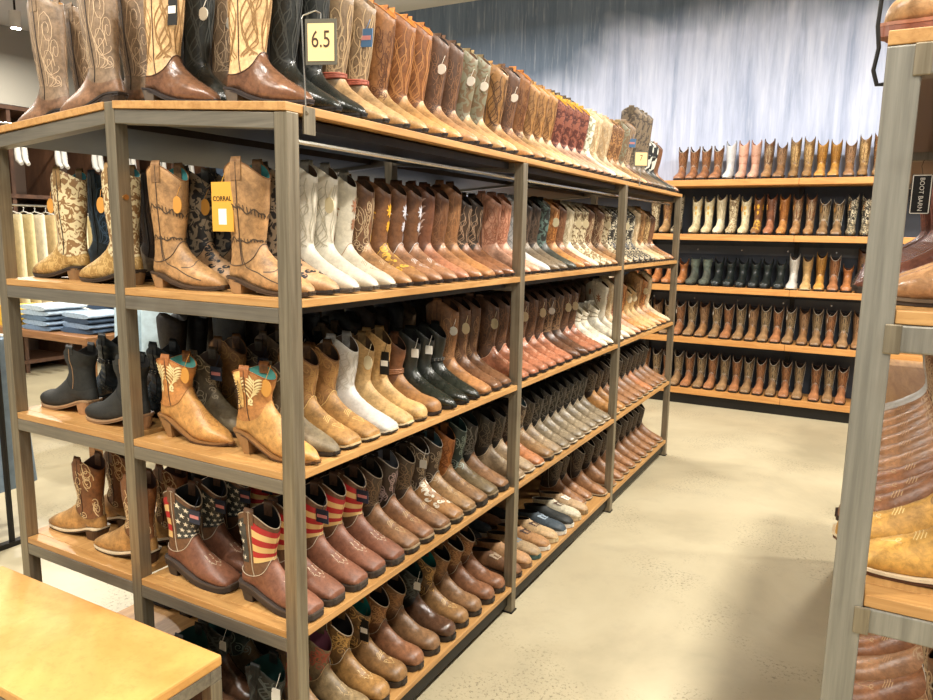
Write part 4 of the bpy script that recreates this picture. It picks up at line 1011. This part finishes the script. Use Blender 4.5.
# ------------------------------------------------------------------ clothing department behind, seen through the rack
M_WAL = wood('walnut_frame', '#4a3324', '#6b4b36', (3, 3, 1.2))
fx = thing('clothing_fixture', 'tall dark wooden wall fixture with cubbies and hanging rails at far left', 'fixture', (-8.2, 3.0, 0))
for k in range(9):
    mb = MB(); mb.box(-.3, .3, k * .5 - .02, k * .5 + .02, 0, 2.75); build('upright', mb, M_WAL, fx)
for z in (2.75, 1.86, .1):
    mb = MB(); mb.box(-.32, .32, -.02, 4.02, z, z + .04); build('shelf_board', mb, M_WAL, fx)
mb = MB(); mb.box(-.32, -.3, 0, 4.0, 0, 2.75); build('back_panel', mb, plain('fixture_back', '#5b4a3d', .8), fx)
for z in (1.78, 2.575):
    mb = MB(); mb.tube([(.54, 0, z), (.54, 4, z)], .012, 8); hr = build('hanging_rail', mb, M_CHROME, fx)
    for y in (0, 2.0, 4.0):
        mb = MB(); mb.tube([(.3, y, z), (.54, y, z)], .008, 6); build('rail_arm', mb, M_CHROME, hr)
def garment(name, label, cat, loc, w, h, col, group, rz=0, th=.05, folds=3):
    mb = MB(); n = 16; A = []
    for j in range(7):
        q = j / 6; r = []
        for i in range(n):
            a = 2 * PI * i / n; ww = w / 2 * (.75 + .25 * q); tt = th / 2 * (1 + .25 * math.sin(folds * a + j))
            r.append((ww * math.cos(a), tt * math.sin(a), -h * q - .03))
        A.append(r)
    mb.grid(A, closed_v=True); mb.fan(A[0]); mb.fan(A[-1])
    g = thing(name, label, cat, loc, rz, group)
    build('cloth', mb, plain('cloth', col, .9, 0, .15, 20), g, True)
    mb = MB(); mb.tube([(-w * .36, 0, -.028), (0, 0, .0), (w * .36, 0, -.028)], .006, 6); mb.tube([(0, 0, 0), (0, 0, .02), (.012, 0, .035), (0, 0, .045), (-.01, 0, .035)], .003, 5); build('hanger', mb, plain('hanger', '#e4e1d8', .4), g)
    return g
gc = ['#d9c795', '#e3d6ae', '#d6b871', '#e6dcc0', '#cdb483', '#e9dfc4']
for k in range(34):
    garment('hanging_trousers', 'cream and straw coloured trousers on hangers in the far wall fixture', 'trousers', (-7.66, 3.06 + .115 * k, 1.719), .42, 1.2, gc[(k * 5) % 6], 'trousers hanging in the far fixture', PI * 0, .06)
for k in range(9):
    mb = MB()
    g = thing('sock_hanger', 'white socks on small hangers on the upper rail of far fixture', 'socks', (-7.66, 3.2 + .42 * k, 2.55), 0, 'socks on the upper rail')
    mb.tube([(0, 0, 0), (0, 0, -.08)], .004, 5); mb.tube([(0, -.06, -.08), (0, .06, -.08)], .006, 5); build('hanger', mb, M_CHROME, g)
    for s in (-1, 1):
        mb = MB(); mb.tube([(0, s * .035, -.08), (0, s * .035, -.25), (.01, s * .035, -.32), (.06, s * .035, -.36)], [.02, .032, .03, .02], 8); build('sock', mb, plain('cloth', '#c9c6be', .9), g, True)
M_TAB = wood('table_board', '#80552f', '#a5764a')
tb = thing('display_table', 'wooden table with folded clothes seen through the rack at left', 'table', (-5.15, 3.5, 0))
mb = MB(); mb.box(-.65, .65, -.55, .55, .80, .85); build('tabletop', mb, M_TAB, tb, bevel=.004)
for sx in (-1, 1):
    for sy in (-1, 1):
        mb = MB(); mb.box(sx * .59 - .03, sx * .59 + .03, sy * .49 - .03, sy * .49 + .03, 0, .7995); build('leg', mb, M_TAB, tb)
rnd = random.Random(5)
def folded(x, y, z, w, d, col, label, group, rz=0):
    mb = MB(); h = .034
    A = []
    for i in range(12):
        a = 2 * PI * i / 12; c, s = math.cos(a), math.sin(a)
        A.append([(math.copysign(abs(c) ** .5, c) * w / 2 + (.01 * math.sin(9 * yy) if True else 0), (yy - .5) * d, h / 2 + math.copysign(abs(s) ** .8, s) * h / 2) for yy in (0, .2, .4, .6, .8, 1)])
    mb.grid(A, closed_u=True); mb.fan([r[0] for r in A]); mb.fan([r[-1] for r in A][::-1])
    o = build('folded_garment', mb, plain('cloth', col, .9, 0, .25, 40), None, True, loc=(x, y, z)); o.rotation_euler[2] = rz
    tag(o, label, 'clothes', group); return o
for si, (x, y, cs, nm) in enumerate([(-5.55, 3.15, ['#d9b13c'] * 4, 'mustard yellow'), (-5.13, 3.14, ['#6f86a0', '#8fa3b8', '#5d7288', '#9fb0bf', '#b4c2cc'], 'light blue denim'), (-4.75, 3.2, ['#42566e', '#7e93ab', '#334458', '#9db0c2'], 'mixed blue denim'),
                                 (-5.5, 3.6, ['#e8e2cf', '#e0d5b0', '#eae4d2'], 'off-white'), (-5.1, 3.62, ['#2f3f52', '#4b6078', '#e6e0d0', '#3c4f66', '#53687f'], 'dark and pale denim'), (-4.7, 3.65, ['#3c4f66', '#2c3b4e', '#45596f'], 'dark denim')]):
    for k, c in enumerate(cs):
        folded(x + rnd.uniform(-.012, .012), y, .8505 + .035 * k, .34, .3, c, '%s folded garment on the display table, %s from the bottom' % (nm, ordw(k + 1)), 'folded clothes on the table', rnd.uniform(-.1, .1))
# a freestanding garment rail with denim and a pale blue shirt
def rail_rack(loc, L, z, label, rz=0):
    r = thing('garment_rail', label, 'clothes rail', loc, rz)
    for s in (-1, 1):
        mb = MB(); mb.tube([(s * L / 2, 0, .02), (s * L / 2, 0, z)], .014, 8); build('post', mb, M_BLACK, r)
        mb = MB(); mb.box(s * L / 2 - .02, s * L / 2 + .02, -.22, .22, 0, .025); build('foot', mb, M_BLACK, r)
    mb = MB(); mb.tube([(-L / 2, 0, z), (L / 2, 0, z)], .014, 8); build('rail', mb, M_BLACK, r)
rail_rack((-3.98, 1.92, 0), .7, 1.12, 'low black garment rail holding denim jeans at far left')
for k, c in enumerate(['#6d7f92', '#8496a6', '#54657a', '#6d7f92', '#8496a6']):
    garment('hanging_jeans', 'faded blue jeans, %s from left on the low black rail' % ordw(k + 1), 'jeans', (-4.12 + .1 * k, 1.92, 1.057), .4, .76, c, 'jeans on the low rail', PI / 2, .07)
rail_rack((-4.05, 3.1, 0), .5, 1.16, 'small black garment rail with pale blue shirts behind the rack', 0)
for k in range(3):
    garment('hanging_shirt', 'pale blue shirt, %s on the small black rail' % ordw(k + 1), 'shirt', (-4.2 + .13 * k, 3.1, 1.097), .36, .6, '#b9cdd6', 'pale blue shirts', PI / 2, .1)

# ------------------------------------------------------------------ lamps
def lamp(x, y, power, idx, r=.22):
    t = thing('ceiling_spotlight', 'cylindrical ceiling spotlight, %s of those in the ceiling grid' % idx, 'light', (x, y, CEIL - .001), 0, 'ceiling spotlights')
    mb = MB(); mb.tube([(0, 0, 0), (0, 0, -.12)], .012, 8); build('stem', mb, M_BLACK, t)
    mb = MB(); mb.tube([(0, 0, -.12), (0, 0, -.3)], .06, 16); build('housing', mb, plain('lamp_body', '#c9c5bb', .4), t)
    e = bpy.data.materials.get('lamp_face')
    if not e:
        e = bpy.data.materials.new('lamp_face'); e.use_nodes = True; b = e.node_tree.nodes['Principled BSDF']
        b.inputs['Emission Color'].default_value = (1, .95, .86, 1); b.inputs['Emission Strength'].default_value = 40
    mb = MB(); mb.tube([(0, 0, -.3005), (0, 0, -.304)], .05, 16); build('bulb', mb, e, t)
    L = bpy.data.lights.new('spot_lamp', 'AREA'); L.shape = 'DISK'; L.size = r; L.energy = power; L.color = (1, .95, .87)
    o = bpy.data.objects.new('lamp_light', L); COL.objects.link(o); o.parent = t; o.location = (0, 0, -.33)
    return t
LP = [(-8.65, 5.09, 90), (-6.2, 1.2, 90), (-6.2, 4.2, 90), (-3.9, 2.4, 80), (-3.9, 5.6, 60), (-2.8, -.6, 70), (.45, -.5, 70), (.4, 1.6, 95), (.4, 3.4, 95), (.3, 5.3, 80), (-1.9, 5.6, 45), (1.9, .4, 70), (1.9, 4.6, 70), (-1.7, .2, 60)]
for i, (x, y, p) in enumerate(LP):
    lamp(x, y, p, ['brightest at the far left', 'over the clothes', 'over the table', 'behind the rack', 'behind the far rack end', 'behind the bench', 'behind the viewer', 'over the near aisle', 'over the middle aisle', 'over the far aisle', 'in front of the back wall', 'beyond the right rack', 'beyond the right wall side', 'over the near rack end'][i])
w = bpy.data.worlds.new('store_air'); bpy.context.scene.world = w; w.use_nodes = True
w.node_tree.nodes['Background'].inputs[0].default_value = (1, .97, .92, 1); w.node_tree.nodes['Background'].inputs[1].default_value = .48

# ------------------------------------------------------------------ camera
f, pt, ro, yw = 729.1425, .1595, .0170, -.5042
Xa = Vector((math.cos(yw), -math.sin(yw), 0)); Yh = Vector((math.sin(yw), math.cos(yw), 0)); Z = Vector((0, 0, 1))
Fw = math.cos(pt) * Yh - math.sin(pt) * Z; U = math.sin(pt) * Yh + math.cos(pt) * Z
Rt = math.cos(ro) * Xa + math.sin(ro) * U; Up = -math.sin(ro) * Xa + math.cos(ro) * U
cam = bpy.data.cameras.new('camera'); cam.sensor_width = 36; cam.lens = f / 933 * 36; cam.clip_start = .02
co = bpy.data.objects.new('camera', cam); COL.objects.link(co)
m = Matrix((Rt, Up, -Fw)).transposed().to_4x4(); m.translation = (0, 0, 1.58); co.matrix_world = m
S_ = bpy.context.scene; S_.camera = co
S_.view_settings.view_transform = 'Standard'; S_.view_settings.look = 'None'; S_.view_settings.gamma = 1; S_.view_settings.exposure = 0.15
print('BOOTS', NB[0], 'OBJECTS', len(bpy.data.objects))
